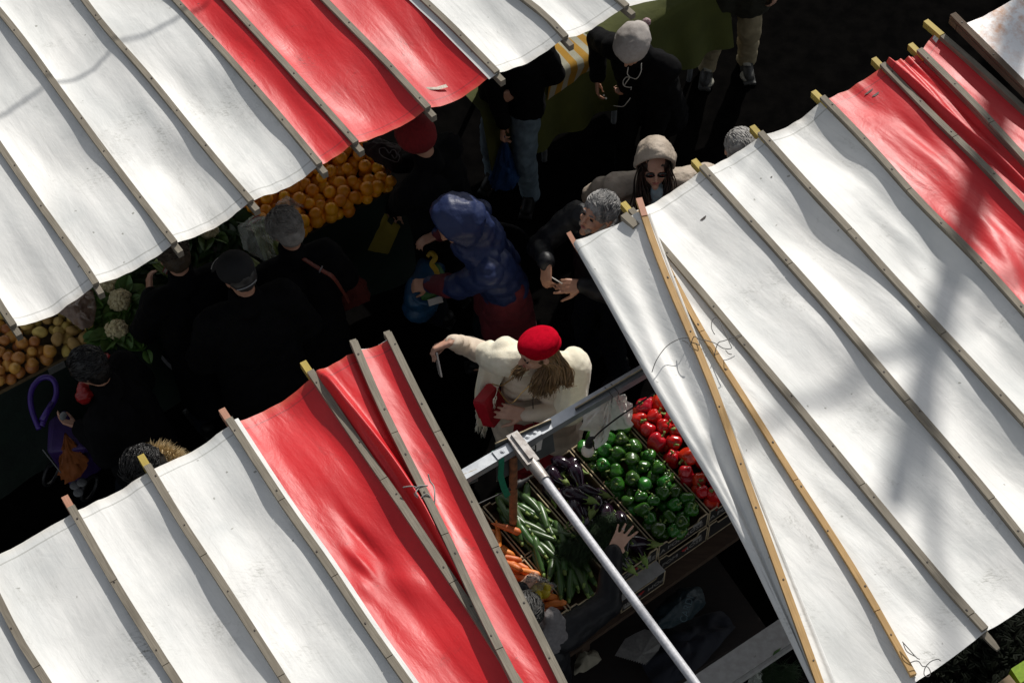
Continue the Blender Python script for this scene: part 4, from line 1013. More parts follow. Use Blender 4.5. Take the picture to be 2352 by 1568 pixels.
# patterned sack behind the oranges
M_sack = mat('printed_sack', (.018, .004, .006), (.014, .008, .005), spec=.15, rough=.7, scale=14, bumps=.6, bscale=20, bdist=.015)
sheet_bag('dark printed sack leaning beside the red beanie', [(832, 330), (870, 318), (920, 332), (925, 372), (900, 392), (862, 372), (836, 350)], 1.12, M_sack, 8, 'produce_sack', .07, 'sack')
m = MB()
for lp in ([(872, 352), (872, 342), (884, 340), (894, 352), (900, 345), (908, 347), (912, 358), (906, 364), (900, 356)], [(872, 352), (880, 360), (898, 368), (912, 372), (918, 362), (914, 352), (920, 346)]):
    m.tube(wire([W(x, y, 1.225) for x, y in lp]), .0032, 5)
obj('printed_scroll', m, mat('dull_print', (.09, .07, .07), rough=.8, bumps=0), label='pale scroll pattern printed on the dark sack', cat='print')

# second counter with an olive cloth and a striped towel
oc = thing('market_counter', W(1450, 120, 0), 'counter hung with a plain olive green cloth behind the white cap', 'counter')
za = .92; a, b = W(1225, 190, za), W(1640, -32, za); d = (b - a).normalized(); inn = V(-d.y, d.x, 0)
m = MB(); rows = []
for j in range(14):
    row = []
    for i in range(80):
        p = a - d * .4 + d * ((b - a).length + .5) * (i / 79)
        if j < 5: row.append(p + inn * (.9 - .9 * j / 4) + UP * 0)
        else: row.append(p - inn * (.015 + .03 * math.sin(i * .5) * (j - 4) / 9 + .012 * (j - 4)) - UP * (.50 * (j - 4) / 9))
    rows.append(row)
m.grid(rows); obj('olive_cloth', m, M_olive, oc)
m = MB(); m.box((a + b) / 2 + inn * .45 - UP * .025, d * ((b - a).length / 2 + .3), inn * .44, UP * .02); obj('counter_top', m, M_tablewood, oc, smooth=False)
for s_ in (.1, .5, .95):
    for k in (.06, .8):
        m = MB(); p = a.lerp(b, s_) + inn * k; m.tube([V(p.x, p.y, 0), V(p.x, p.y, za - .045)], .018, 8); obj('leg', m, M_galv, oc)
mt_, n_, b_ = new_mat('striped_towel'); uvn = n_.nodes.new('ShaderNodeUVMap'); uvn.uv_map = 'UVMap'; sp = n_.nodes.new('ShaderNodeSeparateXYZ'); n_.links.new(uvn.outputs[0], sp.inputs[0])
st_ = math_n(n_, 'GREATER_THAN', math_n(n_, 'FRACT', math_n(n_, 'MULTIPLY', sp.outputs[0], 4.6)), .52)
fz = noise_n(n_, uvn.outputs[0], 160, 3); c_ = mixc(n_, st_, (.46, .24, .02), (.44, .43, .33)); n_.links.new(mixc(n_, ramp(n_, fz, .3, .7, 0, .35), c_, (.1, .08, .03)), b_.inputs['Base Color']); b_.inputs['Roughness'].default_value = .95; bump(n_, b_, fz, .5, .006)
m = MB(); rows, uvs = [], []
tl = [(1205, 118), (1250, 70), (1330, 62), (1378, 88), (1392, 112)]
for j in range(15):
    t = j / 14; row, ur = [], []
    for i in range(21):
        s = i / 20
        if t < .5: p = W(1218 + 110 * s, 130 - 62 * s, za + .03).lerp(W(1258 + 134 * s, 175 - 66 * s, za + .03), t / .5)
        else:
            tt = (t - .5) / .5; e = W(1258 + 134 * s, 175 - 66 * s, za + .03); p = e - inn * (.03 * min(1, tt * 4)) - UP * (.17 * tt * (1.1 - .75 * s)) + d * (-.02 * tt)
        p = p + UP * (.008 * nz(s * 4, t * 3, 2.)) - inn * .012 * nz(s * 6, 1., t * 2) * t
        row.append(p); ur.append((s + .10 * t, t))
    rows.append(row); uvs.append(ur)
m.grid(rows, 0, uvs); obj('striped_towel', m, mt_, label='yellow and white striped towel lying over the olive counter edge', cat='towel')

# bottom right corner: crates and dark shrubs; litter behind the vendor
M_lime = mat('lime_card', (.22, .36, .006), (.16, .27, .004), rough=.7, scale=50, bumps=.2)
M_kraft = mat('kraft_card', (.42, .31, .19), (.33, .24, .14), rough=.85, scale=20, bumps=.2)
def pixbox(name, quad, z, h, mt, label, cat, group=None, wall=True):
    """an upright box whose top face has the given four corner pixels"""
    P = [W(x, y, z) for x, y in quad]; m = MB(); Bt = [p - UP * h for p in P]
    m.add(P + Bt, [(0, 1, 2, 3)] + [(i, i + 4, (i + 1) % 4 + 4, (i + 1) % 4) for i in range(4)] + [(7, 6, 5, 4)])
    o = thing(name, sum(Bt, V(0, 0, 0)) / 4, label, cat, group); obj('body', m, mt, o, smooth=False); return o, P
o, P = pixbox('lime_carton', [(2322, 1535), (2344, 1568), (2420, 1522), (2396, 1488)], .55, .2, M_lime, 'bright lime green carton in the bottom right corner', 'carton')
o2, P2 = pixbox('kraft_carton', [(2250, 1600), (2286, 1640), (2352, 1590), (2318, 1548)], .62, .22, M_kraft, 'plain brown carton with a black badge at the bottom right', 'carton')
o3, P3 = pixbox('side_carton', [(2340, 1575), (2362, 1612), (2400, 1590), (2376, 1552)], .5, .2, M_kraft, 'small brown carton beside the lime green one', 'carton')
m = MB(); c = sum(P2, V(0, 0, 0)) / 4 + UP * .003 - (P2[1] - P2[0]) * .1; ux = (P2[3] - P2[0]).normalized(); uy = (P2[0] - P2[1]).normalized()
m.box(c, ux * .06, uy * .016, UP * .001)
bx = [c + ux * x + uy * y for x, y in ((-.05, .03), (0, .05), (.05, .03), (.05, -.03), (0, -.055), (-.05, -.03), (-.05, .03))]
for off in (1, .84): m.tube([c + (p - c) * off for p in bx], .0022, 4)
obj('black_badge', m, M_ink, o2, smooth=False)
m = MB(); put_text(m, 'HOLSTER', .024, c + UP * .0022, ux, uy); obj('badge_lettering', m, M_kraft, o2, smooth=False)
r = random.Random(9); m = MB()
for k in range(900):
    c = W(r.uniform(2120, 2420), r.uniform(1400, 1640), r.uniform(.05, .5)); a = r.uniform(0, 6.28); d = V(math.cos(a), math.sin(a), r.uniform(-.2, .6)); leaf(m, c, d, r.uniform(.03, .06), .013, UP, .2, k)
obj('low_shrub', m, mat('shrub_leaf', (.004, .007, .002), (.0025, .0045, .0014), rough=.8, scale=30, spec=.15), label='dark low leafy shrub behind the right stall', cat='shrub', kind='stuff')
def pinked(pix, z, label, seed, teeth=None):
    m = MB(); P = [W(x, y, z) for x, y in pix]; out = []
    for k in range(len(P)):
        a, b = P[k], P[(k + 1) % len(P)]
        if teeth and k in teeth:
            n = 13; pr = (b - a).cross(UP).normalized()
            for i in range(n): out += [a.lerp(b, i / n), a.lerp(b, (i + .5) / n) + pr * .010]
        else: out += [a, a.lerp(b, .5) + UP * .006]
    c = sum(out, V(0, 0, 0)) / len(out) + UP * .015; m.add(out + [c], [(i, (i + 1) % len(out), len(out)) for i in range(len(out))])
    m.add([p - UP * .002 for p in out + [c]], [((i + 1) % len(out), i, len(out)) for i in range(len(out))])
    return obj('paper_sheet', m, mat('dull_paper', (.22, .215, .20), (.17, .165, .155), rough=.9, scale=60, bumps=.2), label=label, cat='paper', smooth=False)
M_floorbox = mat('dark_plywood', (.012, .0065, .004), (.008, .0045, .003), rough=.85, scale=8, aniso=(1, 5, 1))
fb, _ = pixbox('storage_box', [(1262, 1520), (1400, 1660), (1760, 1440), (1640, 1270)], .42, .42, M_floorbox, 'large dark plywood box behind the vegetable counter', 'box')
M_bluefold = mat('dark_blue_tarp', (.004, .006, .014), (.003, .0045, .010), rough=.8, scale=6, bumps=.6, bscale=9, bdist=.02)
sheet_bag('dark blue tarpaulin folded on the plywood box', [(1460, 1500), (1540, 1430), (1660, 1400), (1690, 1440), (1600, 1540), (1510, 1590)], .46, M_bluefold, 12, 'folded_tarpaulin', .06, 'tarpaulin')
pinked([(1412, 1505), (1436, 1466), (1480, 1444), (1527, 1456), (1512, 1494), (1483, 1527)], .56, 'white sheet of paper with a toothed edge behind the pole', 2, {4, 5})
sheet_bag('white cloth bag lying behind the vendor', [(1320, 1520), (1335, 1488), (1368, 1492), (1382, 1515), (1352, 1538), (1318, 1550)], .50, mat('dull_cloth', (.30, .27, .20), (.22, .20, .15), rough=.9, scale=18, bumps=.6), 4, 'cloth_bag', .05, 'bag')
M_teal = mat('teal_plastic', (.006, .022, .03), (.004, .016, .022), rough=.5, scale=10, bumps=.8, bscale=14, bdist=.02)
ts = sheet_bag('teal plastic sack with pale lettering under the counter', [(1500, 1400), (1560, 1350), (1612, 1345), (1622, 1385), (1590, 1420), (1540, 1440), (1500, 1450)], .60, M_teal, 6, 'plastic_sack', .10, 'sack')
m = MB(); r_ = (W(1600, 1362, .7) - W(1585, 1410, .7)).normalized(); put_text(m, 'CARDI', .055, W(1578, 1398, .725), r_, UP.cross(r_).normalized()); obj('lettering', m, mat('pale_blue_print', (.10, .16, .18), rough=.7, bumps=0), ts, smooth=False)
crumple('small crumpled clear bag hanging at the white board edge', W(1735, 1506, 1.03), [W(*p) for p in ((1712, 1545, .93), (1722, 1575, .9), (1745, 1572, .9), (1752, 1540, .94))], M_film, seed=6, nrow=10, ncol=24)
m = MB(); r = random.Random(12)
for k in range(9): dill(m, W(1790 + r.uniform(-35, 35), 1555 + r.uniform(-20, 20), .80), 260, .02, V(r.uniform(-1, 1), r.uniform(-1, .3), 0).normalized(), .05)
obj('herb_bunch', m, M_dill, label='dark green bunch of dill at the bottom edge', cat='dill')
# ------------------------------------------------------------------ people
M_hairgrey = mat('grey_hair', (.30, .29, .28), (.10, .10, .10), rough=.55, scale=24, aniso=(1, 1, .4), bumps=.8, bscale=60, bdist=.01, lo=.38, hi=.6)
M_hairgreyl = mat('silver_hair', (.30, .285, .26), (.17, .155, .14), rough=.6, scale=20, bumps=.8, bscale=60, bdist=.01)
M_hairblack = mat('black_hair', (.0045, .004, .004), (.008, .007, .007), rough=.4, scale=30, bumps=.6, bscale=60, bdist=.01)
M_hairbrown = mat('brown_hair', (.055, .036, .018), (.035, .022, .012), rough=.6, scale=24, bumps=.7, bscale=60, bdist=.01)
M_hairblond = mat('honey_hair', (.27, .165, .072), (.13, .075, .03), rough=.42, scale=20, bumps=.3)
M_hairdark = mat('dark_brown_hair', (.035, .018, .011), (.02, .011, .008), rough=.45, scale=24, bumps=.3)
M_eye = mat('dark_eye', (.012, .010, .010), rough=.25, bumps=0)
M_lips = mat('lips', (.40, .13, .11), rough=.5, bumps=0)
M_beard = mat('grey_beard', (.34, .30, .26), (.20, .17, .14), rough=.8, scale=60, bumps=.6, bscale=120, bdist=.004)

def ik(a, c, l1, l2, hint):
    d = c - a; L = d.length
    if L > (l1 + l2) * .995: return a + d * (l1 / (l1 + l2))
    d.normalize(); x = (l1 * l1 - l2 * l2 + L * L) / (2 * L); h = math.sqrt(max(0, l1 * l1 - x * x))
    hp = hint - d * hint.dot(d); hp = hp.normalized() if hp.length > 1e-4 else d.cross(UP).normalized()
    return a + d * x + hp * h
def hand(m, w, d, back, side, curl=.5, spread=.12, k=1., thumb=.6, curls=None, th_dir=None):
    """palm and five bent fingers: w wrist, d along the hand, back = back of the hand, side +1 right hand / -1 left"""
    d = d.normalized(); back = (back - d * back.dot(d)).normalized(); lat = d.cross(back) * side       # lat: towards the thumb
    for i, x in enumerate((.030, .010, -.011, -.030)):
        m.cap(w - d * .004 + lat * (x * .62 * k), .0165 * k, w + d * ((.083 if i in (1, 2) else .076) * k) + lat * (x * k), .0125 * k, 8)
    for i, (x, L) in enumerate(((.031, .070), (.0105, .079), (-.0105, .073), (-.031, .058))):
        p = w + d * ((.084 - .004 * abs(i - 1.3)) * k) + lat * (x * 1.02 * k); c = curls[i] if curls else curl * (1 + .12 * (i - 1.5))
        dd = (d + lat * (spread * (1.5 - i) / 1.5)).normalized(); rr = (.0092, .0094, .0090, .0080)[i] * k
        for j, f in enumerate((.46, .30, .24)):
            a = c * (.75, 1.0, .7)[j]; ax = dd.cross(back).normalized()
            dd = (Quaternion(ax, -a) @ dd).normalized(); q = p + dd * (L * f * k)
            m.cap(p, rr, q, rr * .92, 8); p = q; rr *= .93
            back = (Quaternion(ax, -a) @ back) if False else back
    p = w + d * (.022 * k) + lat * (.030 * k); t = (d * (.75) + lat * (.9 - .5 * thumb) - back * (.35 + .5 * thumb)).normalized() if th_dir is None else th_dir.normalized()
    q = p + t * (.040 * k); m.cap(p - t * .01 * k, .0150 * k, q, .0112 * k, 8); t2 = (t * .8 + d * .5 - lat * .25 * thumb).normalized(); q2 = q + t2 * (.032 * k); m.cap(q, .0112 * k, q2, .0100 * k, 8); m.cap(q2, .0100 * k, q2 + t2 * (.024 * k), .0078 * k, 8)
    return p
def strands(m, roots, seed=0, n=5, wd=.003):
    """each root: (point, direction, length, pull) - a tapering lock that bends towards pull"""
    for (p, d, L, pull) in roots:
        pts = [p]; dd = d.normalized(); q = p
        for j in range(n):
            q = q + dd * (L / n); pts.append(q); dd = (dd + pull / n).normalized()
        m.tube(pts, [wd * x for x in (.9, 1, .95, .8, .55, .12)][:n + 1] if n == 5 else [wd * (1 - j / n) + .0003 for j in range(n + 1)], 3, cap=False)
class P: pass
def person(label, head=None, z=None, feet=None, hd=-90, H=1.70, lean=5, hyaw=0, hpitch=10, rw=None, lw=None, rh=None, lh=None, relb=None, lelb=None, voxel=.010,
           jacket=None, sleeve=None, bulk=1., hem=.74, trousers=None, shoes=None, skin=None, step=.0, hands=True, jdisp=.010, rcurl=.6, lcurl=.6, rback=None, lback=None, rdir=None, ldir=None, stance=.10, jlabel=None, rargs={}, largs={}, armb=None, quilt=0, hk=.98, flare=0., collar=.105):
    armb = armb or bulk
    s = P(); k = H / 1.70; f = V(math.cos(R(hd)), math.sin(R(hd)), 0); r = V(f.y, -f.x, 0); ph = R(lean); t = UP * math.cos(ph) + f * math.sin(ph)
    skin = skin or M_skin; trousers = trousers or M_darkjeans; jacket = jacket or M_black
    if head is not None: hc = W(head[0], head[1], z)
    else:
        g0 = W(feet[0], feet[1], 0); hc = g0 + UP * (H - .115)
        hc += f * (.64 * math.sin(ph) + .04)
    sh = hc - (f * (.035 + .05 * math.sin(ph)) + t * .225 * k)       # middle of the shoulders
    pel = sh - t * (.47 * k); g = V(pel.x, pel.y, 0)
    if feet is not None and head is None: pass
    hz = .90 * k; pel.z = pel.z if lean > 15 else pel.z
    s.f, s.r, s.t, s.hc, s.sh, s.pel, s.k = f, r, t, hc, sh, pel, k
    hdv = (Quaternion(UP, R(hyaw)) @ f); hf = (hdv * math.cos(R(hpitch)) - UP * math.sin(R(hpitch))).normalized(); hr = hf.cross(UP).normalized(); hu = hr.cross(hf).normalized()
    s.hf, s.hr, s.hu = hf, hr, hu
    root = thing('person', g, label, 'person'); s.root = root
    B = MB()
    # head
    ax = (hr, hf, hu)
    B.ball(hc + hu * .030 - hf * .014, (.074 * k, .094 * k, .088 * k), ax, 18, 12)
    B.ball(hc - hu * .030 + hf * .020, (.062 * k, .070 * k, .078 * k), ax, 16, 12)
    B.cap(hc - hu * .072 * k + hf * .060 * k, .026 * k, hc - hu * .055 * k + hf * .0 , .052 * k)
    B.ball(hc - hu * .090 * k + hf * .074 * k, .021 * k)
    B.cap(hc + hf * .084 * k + hu * .026 * k, .009, hc + hf * .108 * k - hu * .014 * k, .0125, 8); B.ball(hc + hf * .096 * k - hu * .016 * k, (.017, .011, .009), ax, 10, 8)
    B.cap(hc + hf * .075 * k + hu * .036 * k - hr * .035, .011, hc + hf * .075 * k + hu * .036 * k + hr * .035, .011, 8)
    for sg in (-1, 1):
        B.ball(hc + hf * .062 * k - hu * .022 * k + hr * (sg * .034 * k), .021 * k, nu=10, nv=8)
        B.ball(hc + hr * (sg * .078 * k) - hu * .002 - hf * .012, (.009, .020, .031), ax, 10, 8)
    B.cap(hc + hf * .086 * k - hu * .050 * k - hr * .016, .007, hc + hf * .086 * k - hu * .050 * k + hr * .016, .007, 8)
    nk = sh + t * .045 * k
    B.cap(hc - hu * .06 * k - hf * .015, .055 * k, nk, .060 * k)
    # torso
    for sg in (-1, 1):
        B.cap(pel + r * (sg * .075 * k), .095 * k, sh - t * .12 * k + r * (sg * .080 * k), .095 * k)
        B.cap(nk + r * (sg * .03), .055 * k, sh + r * (sg * .165 * k), .058 * k)
    s.S, s.E, s.Wr = {}, {}, {}; sw = .185 * k + .012 * (bulk - 1)
    for sg, wr, eh, nm in ((1, rw, relb, 'r'), (-1, lw, lelb, 'l')):
        a = sh + r * (sg * sw) - t * .015
        l1, l2 = .285 * k, .255 * k
        if wr is None: w = a + r * (sg * .06) - UP * (.50 * k) + f * .06
        elif isinstance(wr, Vector): w = wr
        else: w = W(*wr)
        dv = w - a
        print('ARM', label[:30], nm, round(dv.length / (l1 + l2), 2))
        if dv.length > (l1 + l2) * 1.12: w = a + dv.normalized() * (l1 + l2) * 1.12
        e = ik(a, w, l1, l2, eh if eh is not None else (-f * .6 - UP * .6 + r * sg * .7))
        s.S[nm], s.E[nm], s.Wr[nm] = a, e, w
        B.cap(a, .052 * k, e, .042 * k); B.cap(e, .041 * k, w, .029 * k)
        if hands:
            dd = (w - e).normalized(); hdv_ = (rdir if sg > 0 else ldir); hdv_ = hdv_ if hdv_ is not None else dd
            bk = (rback if sg > 0 else lback); bk = bk if bk is not None else (r * sg + UP * .5 + f * .2)
            hand(B, w + hdv_.normalized() * .012, hdv_, bk, sg, curl=rcurl if sg > 0 else lcurl, k=hk * k, **(rargs if sg > 0 else largs))
            s.__dict__['hd_' + nm] = hdv_.normalized()
    # legs
    fl = V(f.x, f.y, 0); s.foot = {}
    for sg in (-1, 1):
        hp = pel + r * (sg * .085 * k) - UP * .03; ft = g + r * (sg * stance * k) + fl * (sg * step - .0) + UP * .075
        if lean > 12: ft = ft + fl * .06
        kn = ik(hp, ft, max(.40 * k, (hp - ft).length * .52), max(.40 * k, (hp - ft).length * .50), fl)
        B.cap(hp, .080 * k, kn, .056 * k); B.cap(kn, .054 * k, ft, .038 * k); B.cap(ft - UP * .03, .036, ft - UP * .045 + fl * .12, .028)
        s.foot[sg] = (hp, kn, ft)
    s.body = organic('body', B, skin, root, voxel=voxel, it=2)
    # clothes
    Jk = MB(); b = bulk; zt = pel + UP * (hem * k - pel.z)
    low = pel + (pel - sh).normalized() * (pel.z - hem * k)
    for sg in (-1, 1):
        Jk.cap(low + r * (sg * .085 * k), .110 * k * b, sh - t * .13 * k + r * (sg * .082 * k), .112 * k * (1 + (b - 1) * .8))
        Jk.cap(nk + r * (sg * .035) - t * .02, .066 * k, sh + r * (sg * .165 * k), .070 * k * (1 + (b - 1) * .6))
        nm = 'r' if sg > 0 else 'l'; a, e, w = s.S[nm], s.E[nm], s.Wr[nm]
        Jk.cap(a, .070 * k * armb, e, .060 * k * armb); Jk.cap(e, .058 * k * armb, w + (e - w).normalized() * .012, .043 * k * (1 + (armb - 1) * .7))
        Jk.ball(e, .064 * k * armb, nu=12, nv=8)
    if flare:
        for sg in (-1, 1): Jk.cap(low + r * (sg * .10) + f * .03, .115 + flare, low + r * (sg * .09) + UP * .22 + f * .01, .115)
    cb = nk.lerp(hc, .25); Jk.tube([nk - t * .03, nk + t * .02, nk.lerp(cb, .5) + t * collar * .5, cb - hf * .012 + t * (collar - .05)], [.088 * k, .083 * k, .078 * k, .076 * k], 16)
    s.jk = organic('jacket', Jk, jacket, root, voxel=max(voxel, .009), it=4, disp=(lambda p, g_=folds(jdisp, 9, (1, 1, 1.6)): g_(p) + (.008 * (abs(math.sin(p.z * quilt + 1.2 * noise.noise(p * 5))) - .6) if quilt else 0)))
    Tr = MB()
    for sg in (-1, 1):
        hp, kn, ft = s.foot[sg]
        Tr.cap(hp, .098 * k, kn, .074 * k); Tr.cap(kn, .073 * k, ft + UP * .01, .062 * k); Tr.ball(ft + UP * .0, (.066 * k,) * 3, nu=12, nv=8)
    s.tr = organic('trousers', Tr, trousers, root, voxel=.011, it=3, disp=folds(.011, 11, (1, 1, .8)))
    for sg in (-1, 1):
        hp, kn, ft = s.foot[sg]; m = MB(); c = V(ft.x, ft.y, 0); d2 = (fl + r * (sg * .12)).normalized()
        m.cap(c - d2 * .05 + UP * .052, .046, c + d2 * .13 + UP * .040, .038); m.cap(c - d2 * .05 + UP * .09, .046, c + d2 * .03 + UP * .075, .045)
        m.box(c + d2 * .045 + UP * .012, d2 * .135, d2.cross(UP) * .044, UP * .012)
        organic('shoe', m, shoes or M_shoe, root, voxel=.008, it=3)
    return s
def face(s, eyes=True, brows=None, lips=True, glasses=False):
    h, f, r, u, k = s.hc, s.hf, s.hr, s.hu, s.k
    if eyes:
        for sg in (-1, 1):
            m = MB(); m.ball(h + f * .0775 * k + u * .014 * k + r * (sg * .030 * k), (.013, .006, .006), (r, f, u), 10, 8); obj('eye', m, M_eye, s.root)
    if brows:
        for sg in (-1, 1):
            m = MB(); m.tube([h + f * .083 * k + u * .036 * k + r * (sg * .012), h + f * .084 * k + u * .042 * k + r * (sg * .03), h + f * .072 * k + u * .036 * k + r * (sg * .048)], [.004, .005, .002], 6); obj('eyebrow', m, brows, s.root)
    if lips:
        m = MB(); m.tube([h + f * .080 * k - u * .049 * k - r * .024, h + f * .0935 * k - u * .0475 * k - r * .008, h + f * .0935 * k - u * .0475 * k + r * .008, h + f * .080 * k - u * .049 * k + r * .024], [.002, .006, .006, .002], 8); obj('lips', m, M_lips, s.root)
def hair_cap(s, mt, up=.012, thick=.016, n=240, L=.05, wd=.006, back=0., low=-.06, comb=None, seed=0, name='hair', voxel=.009, size=1.):
    """short hair: a cap over the skull that stops at the hair line, dressed with fine locks"""
    h, f, r, u, k = s.hc, s.hf, s.hr, s.hu, s.k; m = MB()
    m.ball(h + u * (.040 + up) - f * .020, (.086 * k * size, .100 * k * size, .088 * k * size), (r, f, u), 24, 16)
    m.ball(h + u * .0 - f * (.050 + back), (.078 * k * size, .064 * k * size, .085 * k * size), (r, f, u), 20, 14)
    R_ = random.Random(seed); roots = []; comb = comb if comb is not None else (-f * .8 + r * .3)
    for q in range(n):
        a = R_.uniform(0, 6.28); b = math.acos(R_.uniform(-.25, 1)); d = r * (math.sin(b) * math.cos(a)) + f * (math.sin(b) * math.sin(a)) + u * math.cos(b)
        if d.dot(f) > .62 and d.dot(u) < .5: continue
        p = h + u * (.040 + up) - f * .020 + r * (d.dot(r) * .085 * k * size) + f * (d.dot(f) * .098 * k * size) + u * (d.dot(u) * .087 * k * size)
        cm = comb + V(R_.gauss(0, .25), R_.gauss(0, .25), R_.gauss(0, .2)); cm = (cm - d * cm.dot(d)).normalized()
        roots.append((p, cm + d * R_.uniform(.02, .22), L * R_.uniform(.6, 1.2), -d * .75))
    hb = organic(name, m, mt, s.root, voxel=voxel, it=3, disp=folds(.006, 26))
    m2 = MB(); strands(m2, roots, seed, 5, wd); obj('hair_locks', m2, mt, s.root); return hb
def shell_hood(s, mt, rx=.128, ry=.135, rz=.150, open_=1.95, name='hood', tilt=.15, back=.02, up=.02, disp=.006, peak=.0):
    """a hood: open ellipsoid round the head with a rolled rim; its axis points where the face looks"""
    h, f, u = s.hc, s.hf, s.hu; f2 = (f + u * -tilt).normalized(); r = s.hr; u2 = r.cross(f2).normalized(); c = h + u * up - f * back; k = s.k; m = MB()
    def pt(th, ph, sh=0.):
        x, y, z = math.sin(th) * math.cos(ph), -math.cos(th), math.sin(th) * math.sin(ph)
        zz = z * (1 + peak * max(0, z)) ; p = c + r * (x * (rx - sh)) + f2 * (y * (ry - sh)) + u2 * (zz * (rz - sh))
        return p + (p - c).normalized() * (disp * (noise.noise(p * 13) + .6 * noise.noise(p * 31)))
    n1, n2 = 26, 40; rows = []
    for i in range(n1 + 1):
        th = max(.02, open_ * i / n1); rows.append([pt(th, 2 * math.pi * j / n2) for j in range(n2 + 1)])
    for q, sh in ((open_ + .05, .004), (open_ + .05, .014), (open_ - .05, .020), (open_ * .6, .020), (open_ * .2, .02)): rows.append([pt(max(.02, q), 2 * math.pi * j / n2, sh) for j in range(n2 + 1)])
    m.grid(rows, flip=True); return obj(name, m, mt, s.root)

# --- the woman in the red beret holding a telephone
hero = person('woman in a crimson beret and cream shawl holding up a telephone over the counter', (1233, 808), 1.54, hd=-98, H=1.68, lean=6, hyaw=-52, hpitch=10, voxel=.0055, armb=1.0,
              rw=(1038, 785, 1.40), lw=(1206, 952, 1.10), relb=V(.2, .55, -.9), lelb=V(.9, .2, -.4), jacket=M_puffer, bulk=1.14, hem=.60, trousers=M_redcloth, jdisp=.006, quilt=44, hk=1.08, flare=.05, collar=.03,
              rdir=V(-.93, -.22, -.26), rback=V(-.25, .6, .75), ldir=V(-.95, .15, .05), lback=V(-.1, -.55, .8), rargs=dict(curls=(.85, 1.0, 1.1, 1.15), thumb=.9, spread=.16), largs=dict(curls=(.30, .42, .5, .55), spread=.10, thumb=.2))
s = hero; face(s, brows=M_hairbrown)
sk_ = MB(); sk_.cap(s.pel - UP * .12, .13, V(s.pel.x, s.pel.y, .45), .19); organic('skirt', sk_, M_redcloth, s.root, voxel=.014, it=3, disp=folds(.02, 8, (1, 1, .2)))
m = MB(); bu = (UP * .90 + s.hf * .12 + V(-.16, .30, 0)).normalized(); bf = (s.hf - bu * s.hf.dot(bu)).normalized(); br = bf.cross(bu); bc = s.hc + s.hu * .088 - s.hf * .012 + V(.018, -.004, 0)
m.ball(bc + bu * .012 + bf * .006, (.111, .116, .058), (br, bf, bu), 32, 18, warp=lambda x, y, z: 1 + .05 * max(0, z) - .12 * max(0, -z))
m.ball(bc - bu * .022 - bf * .006, (.098, .108, .045), (br, bf, bu), 28, 14); m.ball(bc + bu * .060, .006)
organic('beret', m, M_beret, s.root, voxel=.008, it=6, disp=folds(.0035, 12))
# long honey coloured hair falling over both shoulders
m = MB(); r5 = random.Random(21); h, f, r, u = s.hc, s.hf, s.hr, s.hu
def lock(a, pix, wd, jit=.012):
    ps = [a] + [W(*p) for p in pix]; ps = [p + V(r5.gauss(0, jit), r5.gauss(0, jit), r5.gauss(0, jit)) * min(1, .25 + i * .3) for i, p in enumerate(ps)]
    w = wire(ps); n = len(w); m.tube(w, [wd * (1 - .75 * (i / n) ** 2) for i in range(n)], 4, cap=False)
for q in range(230):                                        # the near side: a thick fall in front of her left shoulder
    e = r5.random(); a = h + r * (.070 * (-1)) * (1 if True else 0) * (.5 + .6 * r5.random()) - f * (.06 * r5.uniform(-.4, 1.3)) + u * r5.uniform(-.01, .03)
    x0, x1 = 1236 + 66 * e, 1216 + 78 * e; dip = 26 * math.sin(math.pi * min(1, e * 1.1))
    lock(a, [(1246 + 46 * e + r5.gauss(0, 3), 840 + r5.gauss(0, 4), 1.46), (x0 - 4 + r5.gauss(0, 5), 868 + r5.gauss(0, 6), 1.40), (x1 + r5.gauss(0, 5), 897 + dip * r5.uniform(.3, 1.25) - 20 * e, 1.32)], r5.uniform(.0035, .006), .007)
for q in range(70):                                         # wavy outer curls over the shawl
    e = r5.random(); a = h - r * .06 - f * (.07 + .03 * r5.random()) + u * .0
    lock(a, [(1285 + 18 * e, 828 + 8 * e, 1.47), (1304 + 10 * e, 850 + 6 * e, 1.43), (1296 + 16 * e + r5.gauss(0, 4), 870 + 12 * r5.random(), 1.39), (1302 + 12 * r5.gauss(0, 1), 880 + 14 * r5.random(), 1.38)], r5.uniform(.002, .004), .006)
for q in range(90):                                         # far side, under the cheek
    a = h + r * .062 - f * r5.uniform(-.01, .06) - u * .01; e = r5.random()
    lock(a, [(1202 + 14 * e, 836 + 4 * r5.gauss(0, 1), 1.45), (1186 + 20 * e, 850 + 5 * r5.gauss(0, 1), 1.41), (1172 + 26 * e, 858 + 6 * r5.gauss(0, 1) + 4 * e, 1.38)], r5.uniform(.003, .005), .006)
m.ball(h - f * .055 - u * .03, (.080, .060, .11), (r, f, u), 18, 12)
obj('long_hair', m, M_hairblond, s.root)
